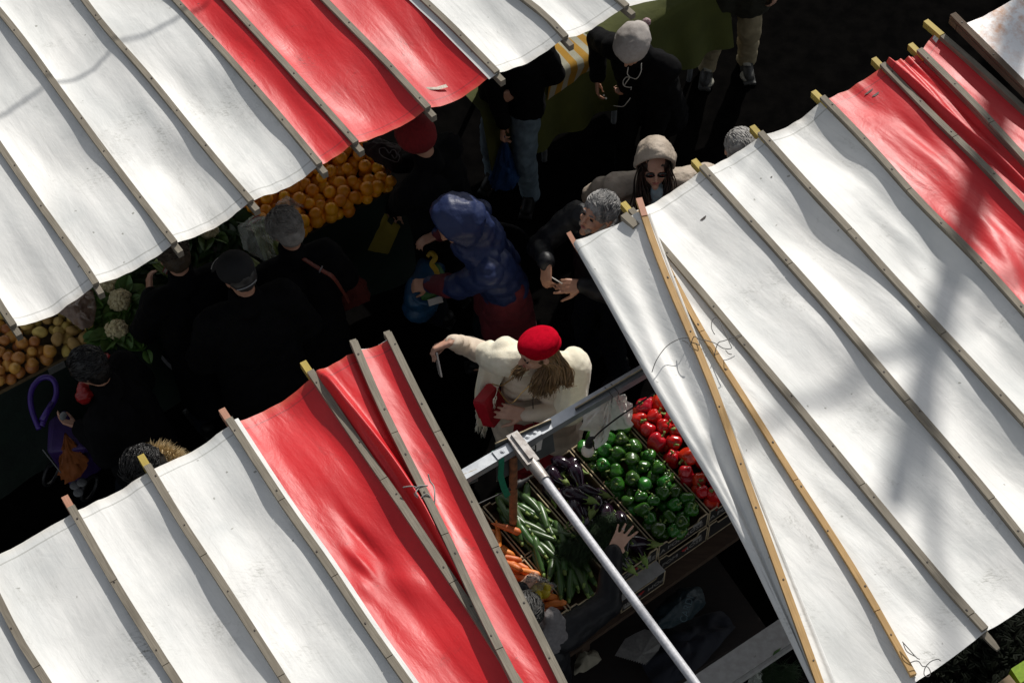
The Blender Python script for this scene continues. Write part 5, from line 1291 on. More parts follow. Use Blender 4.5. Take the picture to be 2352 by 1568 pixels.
# cream shawl
def shawl_disp(p): return .011 * noise.noise(V((p.x - .4 * p.y) * 21, 3., p.z * 2.5 + p.y * 2)) + .008 * noise.noise(V(p.x * 7, p.y * 7, p.z * 3)) + 0.004 * noise.noise(V(p.x * 19, p.y * 19, p.z * 7)) + .0015 * noise.noise(p * 45)
c = MB(); SR, ER, WRr = s.S['r'], s.E['r'], s.Wr['r']; SL, EL, WL = s.S['l'], s.E['l'], s.Wr['l']; nk = s.sh + UP * .05
c.cap(nk - s.r * .02, .082, SR + UP * .008, .086); c.cap(SR, .086, SR.lerp(ER, .50), .080); c.cap(nk + s.f * -.05, .09, nk + s.f * .015 - UP * .03, .07)
c.cap(nk - s.r * -.0, .085, SL + UP * .008, .086); c.cap(SL, .092, EL + UP * .02, .094); c.cap(EL, .092, EL.lerp(WL, .12), .082)
c.cap(SL - s.f * .03, .10, EL - s.f * .10 - UP * .10, .10); c.cap(nk - s.f * .09 - UP * .05, .10, s.pel - s.f * .11 + UP * .1, .13); c.cap(SR - s.f * .06, .09, s.pel - s.f * .10 + s.r * .1 + UP * .2, .11)
organic('shawl', c, M_cream, s.root, voxel=.009, it=8, disp=shawl_disp)
# the end that hangs from her raised arm, and its fringe
top = [(1180, 806, 1.36), (1160, 802, 1.34), (1138, 800, 1.31), (1116, 802, 1.29), (1106, 808, 1.28)]
mid = [(1172, 842, 1.34), (1150, 862, 1.22), (1136, 868, 1.15), (1112, 866, 1.14), (1098, 850, 1.17)]
low = [(1150, 880, 1.25), (1128, 925, 1.02), (1110, 942, .94), (1097, 930, .96), (1088, 905, 1.03)]
bot = [(1142, 905, 1.18), (1118, 968, .90), (1110, 985, .84), (1100, 972, .86), (1092, 945, .92)]
L4 = [[W(*p) for p in q] for q in (top, mid, low, bot)]
def cr(P, t):
    n = len(P) - 1; x = min(n - 1e-6, max(0, t * n)); i = int(x); f_ = x - i; p0, p1, p2, p3 = P[max(i - 1, 0)], P[i], P[i + 1], P[min(i + 2, n)]
    return .5 * ((2 * p1) + (p2 - p0) * f_ + (2 * p0 - 5 * p1 + 4 * p2 - p3) * f_ * f_ + (3 * p1 - p0 - 3 * p2 + p3) * f_ ** 3)
rows = []
for j in range(31):
    t = j / 30; row = []
    for i in range(33):
        q = i / 32; colp = [cr(l, q) for l in L4]; p = cr(colp, t); row.append(p + V(-.4, -.8, .2) * (.022 * t * math.sin(q * 17 + t * 1.5) + .006 * nz(q * 6, t * 5)))
    rows.append(row)
m = MB(); m.grid(rows); m.grid([[p + V(.002, .006, 0) for p in rw_] for rw_ in rows], flip=True); obj('shawl_end', m, M_cream, s.root)
m = MB(); r6 = random.Random(4)
for i in range(0, 33):
    for q in range(2):
        p = rows[-1][i] + V(r6.gauss(0, .004), r6.gauss(0, .004), 0); a = p + V(r6.gauss(0, .006), r6.gauss(0, .006), -r6.uniform(.05, .085)); m.tube([p, p.lerp(a, .5) + V(r6.gauss(0, .004), 0, 0), a], [.0026, .0024, .0014], 4)
obj('fringe', m, M_cream, s.root)
M_zip = mat('dark_zip', (.05, .035, .025), rough=.5, bumps=0)
m = MB(); fr_ = lambda x, zz: s.sh + s.f * (.155 + .025 * (1.3 - zz)) + s.r * x + UP * (zz - s.sh.z)
m.tube(wire([fr_(.0, 1.33), fr_(.005, 1.2), fr_(.0, 1.05), fr_(-.005, .9)]), .003, 5); obj('jacket_zip', m, M_zip, s.root)
# things she holds
ph_c = W(1006, 834, 1.315); ph_u = (W(1001, 812, 1.36) - W(1010, 856, 1.27)).normalized(); ph_n = V(-.92, -.30, .0); ph_n = (ph_n - ph_u * ph_n.dot(ph_u)).normalized(); ph_r = ph_u.cross(ph_n)
ph = thing('smartphone', ph_c - ph_u * .07, 'slim smartphone held out in her raised hand', 'phone')
M_phone = mat('phone_case', (.55, .50, .46), rough=.3, metal=.4, bumps=0); M_glass = mat('phone_glass', (.01, .01, .012), rough=.08, bumps=0)
def rbox(m, c, ax, ay, az, hx, hy, hz, rad, n=5):
    pts = []
    for sx, sy, a0 in ((1, 1, 0), (-1, 1, 90), (-1, -1, 180), (1, -1, 270)):
        for q in range(n + 1): a = R(a0 + 90 * q / n); pts.append((sx * (hx - rad) + rad * math.cos(a), sy * (hy - rad) + rad * math.sin(a)))
    N_ = len(pts); A = [c + ax * x + ay * y + az * hz for x, y in pts]; B_ = [c + ax * x + ay * y - az * hz for x, y in pts]
    m.add(A + B_, [tuple(range(N_)), tuple(range(2 * N_ - 1, N_ - 1, -1))] + [(i, i + N_, (i + 1) % N_ + N_, (i + 1) % N_) for i in range(N_)])
m = MB(); rbox(m, ph_c, ph_r, ph_u, ph_n, .036, .074, .0042, .010); obj('phone_case', m, M_phone, ph, smooth=False)
m = MB(); rbox(m, ph_c - ph_n * .0046, ph_r, ph_u, ph_n, .033, .070, .0006, .008); obj('phone_screen', m, M_glass, ph, smooth=False)
bg_u = V(-.05, .06, .16).normalized(); bg_r = V(.45, .89, 0); bg_r = (bg_r - bg_u * bg_r.dot(bg_u)).normalized(); bg_n = bg_r.cross(bg_u); bg_n = -bg_n if bg_n.x > 0 else bg_n; bg_c = W(1116, 930, 1.02) - bg_n * .034
hb = thing('handbag', bg_c - bg_u * .11, 'scarlet leather handbag with a gold clasp hanging against her side', 'handbag')
m = MB(); rbox(m, bg_c, bg_r, bg_u, bg_n, .078, .092, .034, .014); obj('bag_body', m, M_redleather, hb, auto=30)
m = MB(); rbox(m, bg_c + bg_n * .037 + bg_u * .025, bg_r, bg_u, bg_n, .080, .064, .003, .016); rbox(m, bg_c + bg_u * .0935, bg_r, bg_n, bg_u, .080, .036, .003, .01); obj('bag_flap', m, M_redleather, hb, auto=30)
m = MB(); m.ball(bg_c + bg_n * .043 - bg_u * .02, (.011, .006, .018), (bg_r, bg_n, bg_u), 12, 8); obj('clasp', m, M_gold, hb)
m = MB(); m.tube(wire([bg_c + bg_u * .1 + bg_r * .07, W(1152, 885, 1.19), W(1185, 862, 1.34), W(1215, 838, 1.42)]), .0035, 6); m.tube(wire([bg_c + bg_u * .1 + bg_r * .085, W(1170, 925, 1.19), W(1200, 900, 1.27), W(1222, 880, 1.33)]), .003, 6); obj('chain_strap', m, M_gold, hb)

# --- grey haired man rolling a cigarette
man = person('grey haired man in a black jacket with a short beard rolling a cigarette', (1373, 492), 1.70, hd=-128, H=1.80, lean=9, hyaw=-12, hpitch=-16, voxel=.006, rw=(1256, 604, 1.38), lw=(1338, 656, 1.32), jacket=M_blacknylon, bulk=1.12, hem=.75,
             skin=M_skintan, rdir=V(-.05, -.75, -.65), rback=V(-.75, -.35, .55), ldir=V(-.92, -.1, .1), lback=V(.1, -.55, .82), rargs=dict(curls=(.55, .8, .9, .95), thumb=1., spread=.05), largs=dict(curls=(.35, .9, 1.0, 1.0), thumb=.3, spread=.05))
s = man; face(s, brows=M_hairgrey); hair_cap(s, M_hairgrey, n=1100, L=.050, wd=.0040, comb=-s.hf * .7 + s.hr * .5, seed=3, up=.002, back=-.006, size=.98)
m = MB(); h, f, r, u, k = s.hc, s.hf, s.hr, s.hu, s.k
m.cap(h - u * .082 * k + f * .064 * k, .026, h - u * .062 * k + f * .010, .056); m.cap(h - u * .056 * k + f * .070 * k - r * .03, .017, h - u * .056 * k + f * .070 * k + r * .03, .017); m.cap(h - u * .066 * k + f * .03 + r * .055, .018, h - u * .02 + f * .0 + r * .070, .012); m.cap(h - u * .066 * k + f * .03 - r * .055, .018, h - u * .02 + f * .0 - r * .070, .012)
organic('beard', m, M_beard, s.root, voxel=.005, it=2, disp=folds(.003, 60))
m = MB(); w = s.Wr['r']; e = s.E['r']; d = (w - e).normalized(); m.tube([w - d * .035, w - d * .012], [.047, .045], 16); obj('shirt_cuff', m, mat('grey_cuff', (.22, .22, .22), rough=.8), s.root)
m = MB(); a, b = W(1266, 636, 1.345), W(1292, 652, 1.335); m.tube([a, b], [.003, .0036], 7); obj('cigarette', m, M_paper, label='thin half rolled cigarette between the man\'s hands', cat='cigarette')

# --- woman in the beige hooded parka
par = person('woman in a beige hooded parka and dark sunglasses in the middle of the aisle', (1504, 380), 1.62, hd=-84, H=1.72, lean=4, hyaw=-4, hpitch=-6, voxel=.008, jacket=M_beige, bulk=1.28, hem=.70, rw=(1440, 500, .98), lw=(1565, 470, 1.0), jdisp=.014)
s = par; shell_hood(s, M_beige, .116, .150, .170, 1.70, tilt=.60, back=-.008, up=.03, disp=.010, peak=.26); hair_cap(s, M_hairdark, n=60, up=-.012, back=-.01, size=.97); face(s, eyes=False)
m = MB(); h, f, r, u = s.hc, s.hf, s.hr, s.hu
for sg in (-1, 1): m.ball(h + f * .088 + u * .012 + r * (sg * .033), (.027, .008, .020), (r, f, u), 14, 10)
m.cap(h + f * .096 + u * .016 - r * .01, .003, h + f * .096 + u * .016 + r * .01, .003, 6); obj('sunglasses', m, M_glass, s.root)
m = MB(); r7 = random.Random(8)
for sg in (-1, 1):
    for q in range(60):
        p = h + r * (sg * r7.uniform(.05, .078)) + f * r7.uniform(-.01, .055) + u * r7.uniform(-.01, .04); e = V(r7.gauss(0, .01), r7.gauss(0, .01), 0)
        m.tube(wire([p, p - UP * .09 + f * .02 + r * sg * .015 + e, p - UP * .20 + f * .06 + r * sg * .0 + e * 2, p - UP * .30 + f * .075 + e * 3]), .0045, 3, cap=False)
obj('long_hair', m, M_hairdark, s.root)
m = MB(); m.tube(wire([s.sh + s.f * .15 - UP * (.02 + .1 * q) + s.f * .02 * q + s.r * .01 for q in range(5)]), .004, 5); obj('jacket_zip', m, M_zip, s.root)
m = MB(); sc0 = h - u * .13 + f * .06; m.cap(sc0 - r * .015, .045, sc0 - UP * .12 + f * .05 - r * .03, .035); organic('scarf', m, mat('pale_blue_scarf', (.26, .34, .38), (.20, .27, .30), rough=.9, scale=30), s.root, voxel=.008, it=4, disp=folds(.008, 24))

# --- person in the blue hooded down jacket, bent over a bag
blu = person('person in a shiny blue hooded down jacket bending over a colourful bag', (1046, 520), 1.62, hd=196, H=1.72, lean=20, hyaw=4, hpitch=42, voxel=.009, jacket=M_navy, bulk=1.24, hem=1.04, quilt=30, rw=(1008, 538, 1.10), lw=(988, 652, 1.02), trousers=M_darkjeans, jdisp=.011,
             rdir=V(-.9, -.3, -.2), rback=V(0, .3, .9), ldir=V(-.9, .1, -.3), lback=V(0, -.5, .85), relb=V(.2, .6, -.5), lelb=V(.1, -.8, -.5), rcurl=.5, lcurl=.9, skin=M_skintan)
s = blu; shell_hood(s, M_navy, .150, .168, .170, 1.80, tilt=.0, back=.035, up=.03, disp=.012)
m1 = MB(); m1.cap(s.hc - s.f * .10 - s.hu * .02, .095, s.sh - s.f * .04 + s.t * .02, .125); m1.cap(s.hc - s.f * .03 - UP * .13 - s.r * .05, .07, s.sh - s.r * .10 + s.t * .0, .10); m1.cap(s.hc - s.f * .03 - UP * .13 + s.r * .05, .07, s.sh + s.r * .10 + s.t * .0, .10)
organic('hood_collar', m1, M_navy, s.root, voxel=.010, it=5, disp=folds(.016, 12))
m = MB()
for nm in 'rl':
    w, e = s.Wr[nm], s.E[nm]; m.cap(w + (e - w) * .05, .046, w + (e - w) * .42, .058)
m1 = MB(); w, e = s.Wr['r'], s.E['r']; m1.cap(w + (e - w) * .03, .050, w + (e - w) * .62, .072); organic('cuff', m1, M_maroon, s.root, voxel=.009, it=3)
m1 = MB(); w, e = s.Wr['l'], s.E['l']; m1.cap(w + (e - w) * .03, .050, w + (e - w) * .66, .076); organic('cuff', m1, M_maroon, s.root, voxel=.009, it=3)
m1 = MB(); 
for sg in (-1, 1): m1.cap(s.pel + s.r * (sg * .09) + s.t * .12, .140, s.pel + s.r * (sg * .09) - UP * .26 + s.f * .02, .165)
organic('long_sweater', m1, M_maroon, s.root, voxel=.012, it=5, disp=folds(.014, 8))
m1 = MB(); ba = s.sh - s.f * .10 + s.t * -.02; m1.tube(wire([s.sh + s.t * .12 - s.f * .1 + s.r * .06, s.sh - s.t * .05 - s.f * .235 + s.r * .08, s.sh - s.t * .25 - s.f * .24 + s.r * .07, s.pel + s.t * .1 - s.f * .2 + s.r * .05]), .02, 8, flat=.35); obj('bag_strap', m1, M_black, s.root)
cbag = thing('rucksack', W(985, 640, .55), 'open blue and green rucksack with yellow trim being searched', 'bag')
M_bagblue = mat('bag_blue', (.012, .07, .16), (.008, .05, .11), rough=.5, scale=14, bumps=.5); M_baggreen = mat('bag_green', (.03, .12, .02), (.02, .08, .012), rough=.6, scale=14); M_bagyel = mat('bag_yellow', (.42, .27, .01), (.33, .2, .008), rough=.55, scale=14)
m = MB(); bc_ = W(985, 635, .72); ex, ey = V(.5, -.2, 0).normalized(), V(.2, .5, 0).normalized()
m.cap(bc_ - ey * .16 - UP * .1, .10, bc_ + ey * .12 - UP * .1, .11); m.cap(bc_ - ey * .18 + UP * .03, .085, bc_ + ey * .10 + UP * .03, .085); organic('bag_body', m, M_bagblue, cbag, voxel=.010, it=4, disp=folds(.012, 12))
m = MB(); m.tube(wire([W(982, 590, .90), W(990, 580, .92), W(1000, 592, .92), W(992, 606, .90), W(1002, 622, .90), W(1006, 640, .90)]), .016, 8, flat=.5); obj('yellow_trim', m, M_bagyel, cbag)
m = MB(); m.tube(wire([W(1000, 608, .88), W(1014, 630, .88), W(1012, 655, .88), W(990, 676, .86), W(968, 680, .84)]), .028, 8, flat=.4); obj('green_trim', m, M_baggreen, cbag)
m = MB(); m.tube(wire([W(950, 640, .84), W(948, 665, .82), W(958, 688, .80), W(985, 696, .80)]), .020, 8, flat=.6); obj('blue_piping', m, M_bagblue, cbag)
m = MB(); m.box(W(1000, 691, .86), V(.5, .18, 0) * .08, V(-.1, .4, 0) * .05, UP * .004); obj('paper_tag', m, M_paper, cbag, smooth=False)

# --- others in the shade of the aisle
cap_w = person('woman in a white cloth cap and black coat with earphones', (1452, 112), 1.54, hd=-118, H=1.64, lean=22, hyaw=0, hpitch=34, voxel=.010, jacket=M_black, bulk=1.22, hem=.45, trousers=M_black, rw=(1372, 180, .96), lw=(1450, 205, .9), skin=M_skintan)
s = cap_w; h, f, r, u = s.hc, s.hf, s.hr, s.hu; hair_cap(s, M_hairdark, n=60, up=-.004)
M_capw = mat('white_jersey_cap', (.40, .37, .35), (.34, .31, .29), rough=.9, scale=60, bumps=.3)
m = MB(); m.ball(h + u * .062 - f * .028, (.108, .128, .092), (r, f, u), 28, 16, warp=lambda x, y, z: 1 + .04 * nz(x * 2, y * 2, z * 2)); m.ball(h + u * .022 - f * .128, (.058, .045, .048), (r, f, u)); organic('cloth_cap', m, M_capw, s.root, voxel=.008, it=5, disp=folds(.006, 16))
m = MB(); m.ball(h + u * .01 - f * .172 - r * .02, .026, warp=lambda x, y, z: 1 + .2 * nz(x * 4, y * 4, z * 4)); obj('cap_knot', m, mat('printed_knot', (.40, .33, .34), (.2, .08, .1), rough=.9, scale=120), s.root)
M_cordw = mat('white_cord', (.55, .54, .50), rough=.6, bumps=0)
for ps in ([(1473, 145, 1.47), (1472, 165, 1.42), (1462, 181, 1.36), (1448, 178, 1.33), (1438, 178, 1.30), (1431, 188, 1.27), (1434, 198, 1.23), (1446, 201, 1.2), (1450, 200, 1.18), (1449, 207, 1.17)], [(1443, 155, 1.47), (1441, 170, 1.42), (1446, 178, 1.36), (1438, 190, 1.3), (1434, 197, 1.26)], [(1448, 225, 1.12), (1440, 236, 1.08), (1430, 245, 1.02), (1410, 243, .98)]):
    m = MB(); m.tube(wire([W(*p) for p in ps]), .0028, 5); obj('earphone_cord', m, M_cordw, s.root)
for q, (px, py) in enumerate(((1545, 163), (1532, 176), (1556, 150), (1420, 158), (1387, 219), (1392, 226))):
    m = MB(); m.ball(W(px, py, 1.15 if px > 1500 else 1.1), .007, nu=8, nv=6); obj('coat_stud', m, M_cordw, s.root)

kh = person('person in an olive coat and khaki trousers walking at the top edge', feet=(1668, 158), hd=-92, H=1.74, lean=2, voxel=.011, jacket=M_olivecoat, bulk=1.45, hem=.70, trousers=M_khaki, stance=.13, step=.03, shoes=mat('white_toe_shoe', (.03, .03, .028), rough=.6))
hair_cap(kh, M_hairbrown, n=200, L=.04)
for sg in (-1, 1):
    hp, kn, ft = kh.foot[sg]; m = MB(); c = V(ft.x, ft.y, 0) + kh.f * .115; m.ball(c + UP * .030, (.046, .050, .022), (kh.r, kh.f, UP), 14, 8); obj('rubber_toe', m, mat('dull_rubber', (.30, .29, .24), rough=.8), kh.root)
    m = MB(); m.tube([V(ft.x, ft.y, 0) + kh.f * .03 + UP * .10, V(ft.x, ft.y, 0) + kh.f * .075 + UP * .085], [.035, .03], 10, flat=.6); obj('shoe_tongue', m, mat('dull_rubber', (.3, .29, .24)), kh.root)
je = person('man in a black jacket and blue jeans carrying a blue carrier bag', feet=(1176, 432), hd=-108, H=1.80, lean=3, voxel=.010, lw=(1180, 212, 1.06), jacket=M_black, bulk=1.05, hem=.80, trousers=M_jeans, stance=.13, step=-.05, rw=(1158, 288, .84), rdir=V(-.15, -.2, -.95), skin=M_skintan, rcurl=1.0)
hair_cap(je, M_hairdark, n=200, L=.04)
M_bluebag = mat('blue_film', (.010, .045, .15), (.006, .03, .10), rough=.4, scale=9, bumps=.9, bscale=14, bdist=.02)
hp_ = W(1158, 310, .76); crumple('crumpled blue carrier bag hanging from the man\'s hand', hp_, [hp_ + V(a, b, -.40 + c) for a, b, c in ((-.10, -.04, 0), (-.06, -.10, -.02), (.05, -.09, -.04), (.10, .0, -.02), (.05, .08, .0), (-.06, .07, .02))], M_bluebag, 'carrier_bag', 'carrier bag', seed=11, loose=.02)

rb = person('person in a dark red knitted beanie and black coat beside the oranges', (957, 318), 1.58, hd=150, H=1.68, lean=10, hpitch=25, voxel=.011, jacket=M_black, bulk=1.4, hem=.55, lw=(905, 478, .84), rw=(905, 380, 1.0), ldir=V(-.2, -.2, -.9), skin=M_skintan)
s = rb; h, f, r, u = s.hc, s.hf, s.hr, s.hu; m = MB(); m.ball(h + u * .040 - f * .012, (.112, .124, .122), (r, f, u), 26, 18)
M_beanie = mat('dark_red_knit', (.20, .006, .008), (.15, .004, .006), rough=.95, scale=80, aniso=(1, 1, .3), bumps=.6, bscale=120, bdist=.004); organic('beanie', m, M_beanie, s.root, voxel=.009, it=3, disp=folds(.005, 14))
yb = thing('folder_bag', W(885, 545, .35), 'flat mustard yellow bag held by the person in the red beanie', 'bag'); M_mustard = mat('mustard_plastic', (.26, .20, .02), (.20, .15, .014), rough=.6, scale=10, bumps=.6, bscale=12, bdist=.012)
P4 = [W(886, 488, .78), W(920, 520, .74), W(893, 582, .50), W(846, 573, .52)]; n4 = (P4[1] - P4[0]).cross(P4[3] - P4[0]).normalized(); rows = [[P4[0].lerp(P4[1], i / 8).lerp(P4[3].lerp(P4[2], i / 8), j / 8) + n4 * .010 * nz(i * .5, j * .5) for i in range(9)] for j in range(9)]
m = MB(); m.grid(rows); m.grid([[p - n4 * .014 for p in q] for q in rows], flip=True); obj('bag_body', m, M_mustard, yb)
m = MB(); c = W(898, 506, .775); m.box(c, (P4[1] - P4[0]).normalized() * .018, (P4[3] - P4[0]).normalized() * .02, n4 * .006); obj('green_clip', m, M_greencloth, yb, smooth=False)
m = MB(); m.tube(wire([W(897, 500, .78), W(902, 492, .82), W(912, 505, .79)]), .006, 6); obj('handle', m, M_black, yb)

gw = person('grey haired woman in a black coat with an orange shoulder strap by the leeks', (655, 528), 1.50, hd=118, H=1.60, lean=12, hpitch=30, hyaw=14, voxel=.011, jacket=M_black, bulk=1.4, hem=.55, lw=(640, 600, .98), skin=M_skintan)
s = gw; hair_cap(s, M_hairgreyl, n=700, L=.07, wd=.004, comb=-s.hf * .5 + s.hr * .2 - s.hu * .3, seed=6, up=.008, back=.008, size=1.12)
m = MB(); M_strap = mat('orange_strap', (.16, .03, .015), (.11, .02, .01), rough=.6, scale=30); pts = [W(685, 588, 1.36), W(700, 596, 1.37), W(722, 610, 1.36), W(745, 624, 1.34), W(768, 640, 1.30), W(800, 690, 1.0)]
m.tube(wire(pts), .02, 8, flat=.35); obj('shoulder_strap', m, M_strap, s.root)
m = MB(); m.box(W(737, 618, 1.375), V(.15, .4, 0) * .05, V(.4, -.15, 0) * .006, UP * .006); obj('strap_buckle', m, mat('bright_metal', (.7, .7, .7), rough=.3, metal=.8, bumps=0), s.root, smooth=False)
crumple('dull dark red shopping bag hanging beside the grey haired woman', W(800, 615, 1.0), [W(*p) for p in ((752, 722, .62), (792, 715, .58), (852, 690, .62), (845, 650, .70), (790, 668, .72))], M_darkredbag, 'shopping_bag', 'bag', seed=14, loose=.02)

bk = person('broad man in a black baseball cap and black jacket seen from behind', (546, 630), 1.66, hd=118, H=1.76, lean=8, hpitch=24, hyaw=18, voxel=.010, jacket=M_black, bulk=1.5, hem=.75, lw=(492, 740, 1.10), ldir=V(-.6, .3, .4), skin=M_skintan, lcurl=1.0)
s = bk; h, f, r, u, k = s.hc, s.hf, s.hr, s.hu, s.k; hair_cap(s, mat('dark_grey_hair', (.05, .048, .045), (.02, .019, .018), rough=.5, scale=24, bumps=.6), n=0, up=-.020, size=.98)
m = MB(); m.ball(h + u * .050 - f * .008, (.100, .116, .094), (r, f, u), 26, 16); organic('cap_crown', m, mat('black_cap_cloth', (.008, .008, .009), rough=.9, scale=20), s.root, voxel=.008, it=3)
m = MB(); rows = [[h + u * (.058 - .018 * t + .012 * math.sin(math.pi * q)) + f * (.075 + .085 * t * math.sin(math.pi * (.15 + .7 * q))) + r * ((q - .5) * .17) for q in np.linspace(0, 1, 12)] for t in np.linspace(0, 1, 6)]
m.grid(rows); m.grid([[p - u * .004 for p in q] for q in rows], flip=True); obj('cap_brim', m, mat('black_cap_cloth', (.008, .008, .009)), s.root)
m = MB(); m.tube(rows[-1][1:7], .003, 6); obj('brim_piping', m, M_paper, s.root)
m = MB(); q0 = [h + u * -.022 - f * (.008 + .115 * math.cos(a)) + r * (.099 * math.sin(a)) for a in np.linspace(-.9, .35, 9)]; m.tube(q0, .0032, 6); obj('cap_piping', m, mat('grey_piping', (.3, .3, .3), rough=.6), s.root)
crumple('small crumpled clear bag clenched in the man\'s left fist', s.Wr['l'] + V(.02, .02, .09), [s.Wr['l'] + V(a, b, c) for a, b, c in ((-.06, .03, .05), (0, .09, .04), (.09, .05, .03), (.06, -.03, .0))], M_film, seed=15, nrow=8, ncol=20)
nb = W(490, 772, .86); crumple('small orange net bag of fruit hanging below the fist', nb, [W(*p) for p in ((458, 822, .66), (476, 838, .62), (496, 835, .62), (500, 812, .66), (478, 805, .70))], mat('orange_net', (.22, .07, .02), (.15, .035, .012), rough=.7, scale=60), 'net_bag', 'net bag', seed=16, nrow=12, ncol=24, loose=.012)

br = person('person with matted brown hair and a black coat reaching over the greens', (398, 585), 1.52, hd=122, H=1.64, lean=14, hpitch=28, voxel=.011, jacket=M_black, bulk=1.35, hem=.55, lw=(345, 672, 1.06), ldir=V(-.1, .8, .3), skin=M_skintan)
hair_cap(br, M_hairbrown, n=500, L=.06, wd=.004, seed=8, size=1.08, up=.01)
sb = thing('shopping_bag', W(385, 780, .2), 'open shopping bag with white trim and blue side beside the black coat', 'shopping bag'); M_white2 = mat('grey_white_woven', (.16, .16, .16), (.12, .12, .12), rough=.7, scale=120); M_bag2 = mat('dark_blue_woven', (.012, .014, .05), (.008, .010, .035), rough=.7, scale=60)
def ribbon(m, pts, hw, d2):
    w = wire(pts); m.grid([[p + d2 * hw * q for q in (-1, 0, 1)] for p in w]); m.grid([[p + d2 * hw * q - UP * .003 + V(0, .003, 0) for q in (-1, 0, 1)] for p in w], flip=True)
m = MB(); ribbon(m, [W(398, 730, .86), W(408, 775, .76), W(413, 820, .66), W(418, 852, .58)], .022, V(.9, .4, 0).normalized()); ribbon(m, [W(418, 856, .57), W(392, 842, .56), W(366, 812, .56), W(362, 790, .60), W(366, 756, .70)], .016, V(.2, .3, .9).normalized()); obj('white_trim', m, M_white2, sb)
m = MB(); A_ = [W(398, 740, .82), W(438, 738, .82), W(440, 850, .5), W(420, 858, .52)]; m.add(A_ + [p + V(.02, .12, -.01) for p in A_], [(0, 1, 2, 3), (7, 6, 5, 4), (0, 4, 5, 1), (1, 5, 6, 2), (2, 6, 7, 3), (3, 7, 4, 0)]); A2 = [W(366, 760, .68), W(398, 742, .80), W(418, 852, .54), W(366, 812, .52)]; m.add(A2 + [p + V(.04, .14, -.02) for p in A2], [(0, 1, 2, 3), (7, 6, 5, 4), (0, 4, 5, 1), (1, 5, 6, 2), (2, 6, 7, 3), (3, 7, 4, 0)]); obj('bag_side', m, M_bag2, sb, smooth=False)
m = MB(); m.tube(wire([W(377, 690, 1.02), W(386, 704, .97), W(394, 728, .90), W(399, 742, .86)]), .005, 6); obj('handle', m, M_white2, sb)

dk = person('person with dark hair and a red scarf beside the purple trolley', (205, 848), 1.50, hd=168, H=1.62, lean=10, hpitch=28, voxel=.009, jacket=M_black, bulk=1.45, hem=.5, lw=(182, 980, 1.0), ldir=V(-.9, .25, .2), lback=V(0, -.7, -.6), lcurl=.5, skin=M_skintan, lelb=V(.6, -.6, -.5))
s = dk; hair_cap(s, M_hairblack, n=300, L=.06, wd=.005, seed=9, size=1.14, up=.008)
M_scarlet = mat('scarlet_satin', (.28, .008, .008), (.20, .005, .006), rough=.4, scale=20, bumps=.4)
m = MB(); a = W(240, 820, 1.50); m.ball(a, (.030, .055, .022), (V(.9, .3, 0), V(-.3, .6, -.7), V(.2, .6, .6)), 14, 10, warp=lambda x, y, z: 1 + .2 * nz(x * 3, y * 3, z * 3)); obj('hair_bow', m, M_scarlet, s.root)
m = MB(); q = s.hc - UP * .15; m.cap(q - s.r * .07 + s.f * .03, .05, q + s.r * .05 + s.f * .03, .05); m.cap(W(205, 880, 1.38), .035, W(203, 905, 1.30), .03); organic('red_scarf', m, M_scarlet, s.root, voxel=.008, it=3, disp=folds(.014, 22))
tr = thing('shopping_trolley', W(150, 1050, 0), 'purple shopping trolley with a looped handle at the left edge', 'trolley'); M_purple = mat('purple_nylon', (.035, .012, .11), (.025, .008, .08), rough=.6, scale=14, bumps=.4); M_purpleh = mat('purple_plastic', (.05, .018, .20), rough=.35, bumps=.05)
m = MB(); lp = [(90, 985), (76, 950), (70, 920), (74, 892), (92, 870), (112, 866), (126, 878), (130, 900), (124, 922), (108, 948), (96, 978)]
m.tube(wire([W(x, y, 1.0 - .0008 * (y - 860)) for x, y in lp]), .016, 10); obj('handle_loop', m, M_purpleh, tr)
m = MB(); m.tube([W(120, 925, .95), W(96, 965, .94)], .017, 10); obj('hand_grip', m, M_purpleh, tr)
m = MB(); Tp = [W(112, 962, .86), W(152, 935, .86), W(205, 1030, .84), W(105, 1040, .84)]; Bt = [W(120, 1050, .10), W(170, 1020, .10), W(240, 1075, .10), W(170, 1128, .10)]
m.add(Tp + Bt, [(0, 1, 2, 3), (7, 6, 5, 4)] + [(i, i + 4, (i + 1) % 4 + 4, (i + 1) % 4) for i in range(4)]); tbod = obj('bag_body', m, M_purple, tr, smooth=False)
mod = tbod.modifiers.new('bevel', 'BEVEL'); mod.width = .03; mod.segments = 3
for c0 in ((118, 1085), (205, 1120)):
    m = MB(); c = W(c0[0], c0[1], .09); m.tube([c + V(.07 * math.cos(a) * .5, .07 * math.cos(a), .08 * math.sin(a)) for a in np.linspace(0, 6.2832, 25)], .011, 8); obj('wheel', m, M_rubber, tr)
m = MB(); m.tube(wire([W(*p) for p in ((98, 1032, .8), (112, 1050, .78), (140, 1085, .7))]), .004, 5); obj('piping', m, M_white2, tr)
for q, c0 in enumerate(((188, 1107, .50), (180, 1130, .46), (172, 1114, .47))):
    m = MB(); m.ball(W(*c0), (.030, .030, .012), nu=14, nv=8); obj('grey_spot', m, M_white2, tr)
crumple('orange plastic bag of carrots hanging from the hand over the trolley', s.Wr['l'] + V(-.08, -.02, -.03), [W(*p) for p in ((133, 1090, .62), (150, 1112, .58), (182, 1098, .60), (206, 1056, .70), (170, 1040, .74), (140, 1050, .70))], mat('orange_film', (.24, .07, .015), (.16, .045, .01), rough=.5, scale=12, bumps=.8, bscale=20), 'carrier_bag', 'carrier bag', seed=18, loose=.02)
m = MB(); m.ball(W(145, 955, 1.08), (.020, .028, .008), nu=14, nv=8); obj('coin_purse', m, mat('grey_plastic', (.14, .15, .15), rough=.5), label='small grey round purse held in the open hand', cat='purse')

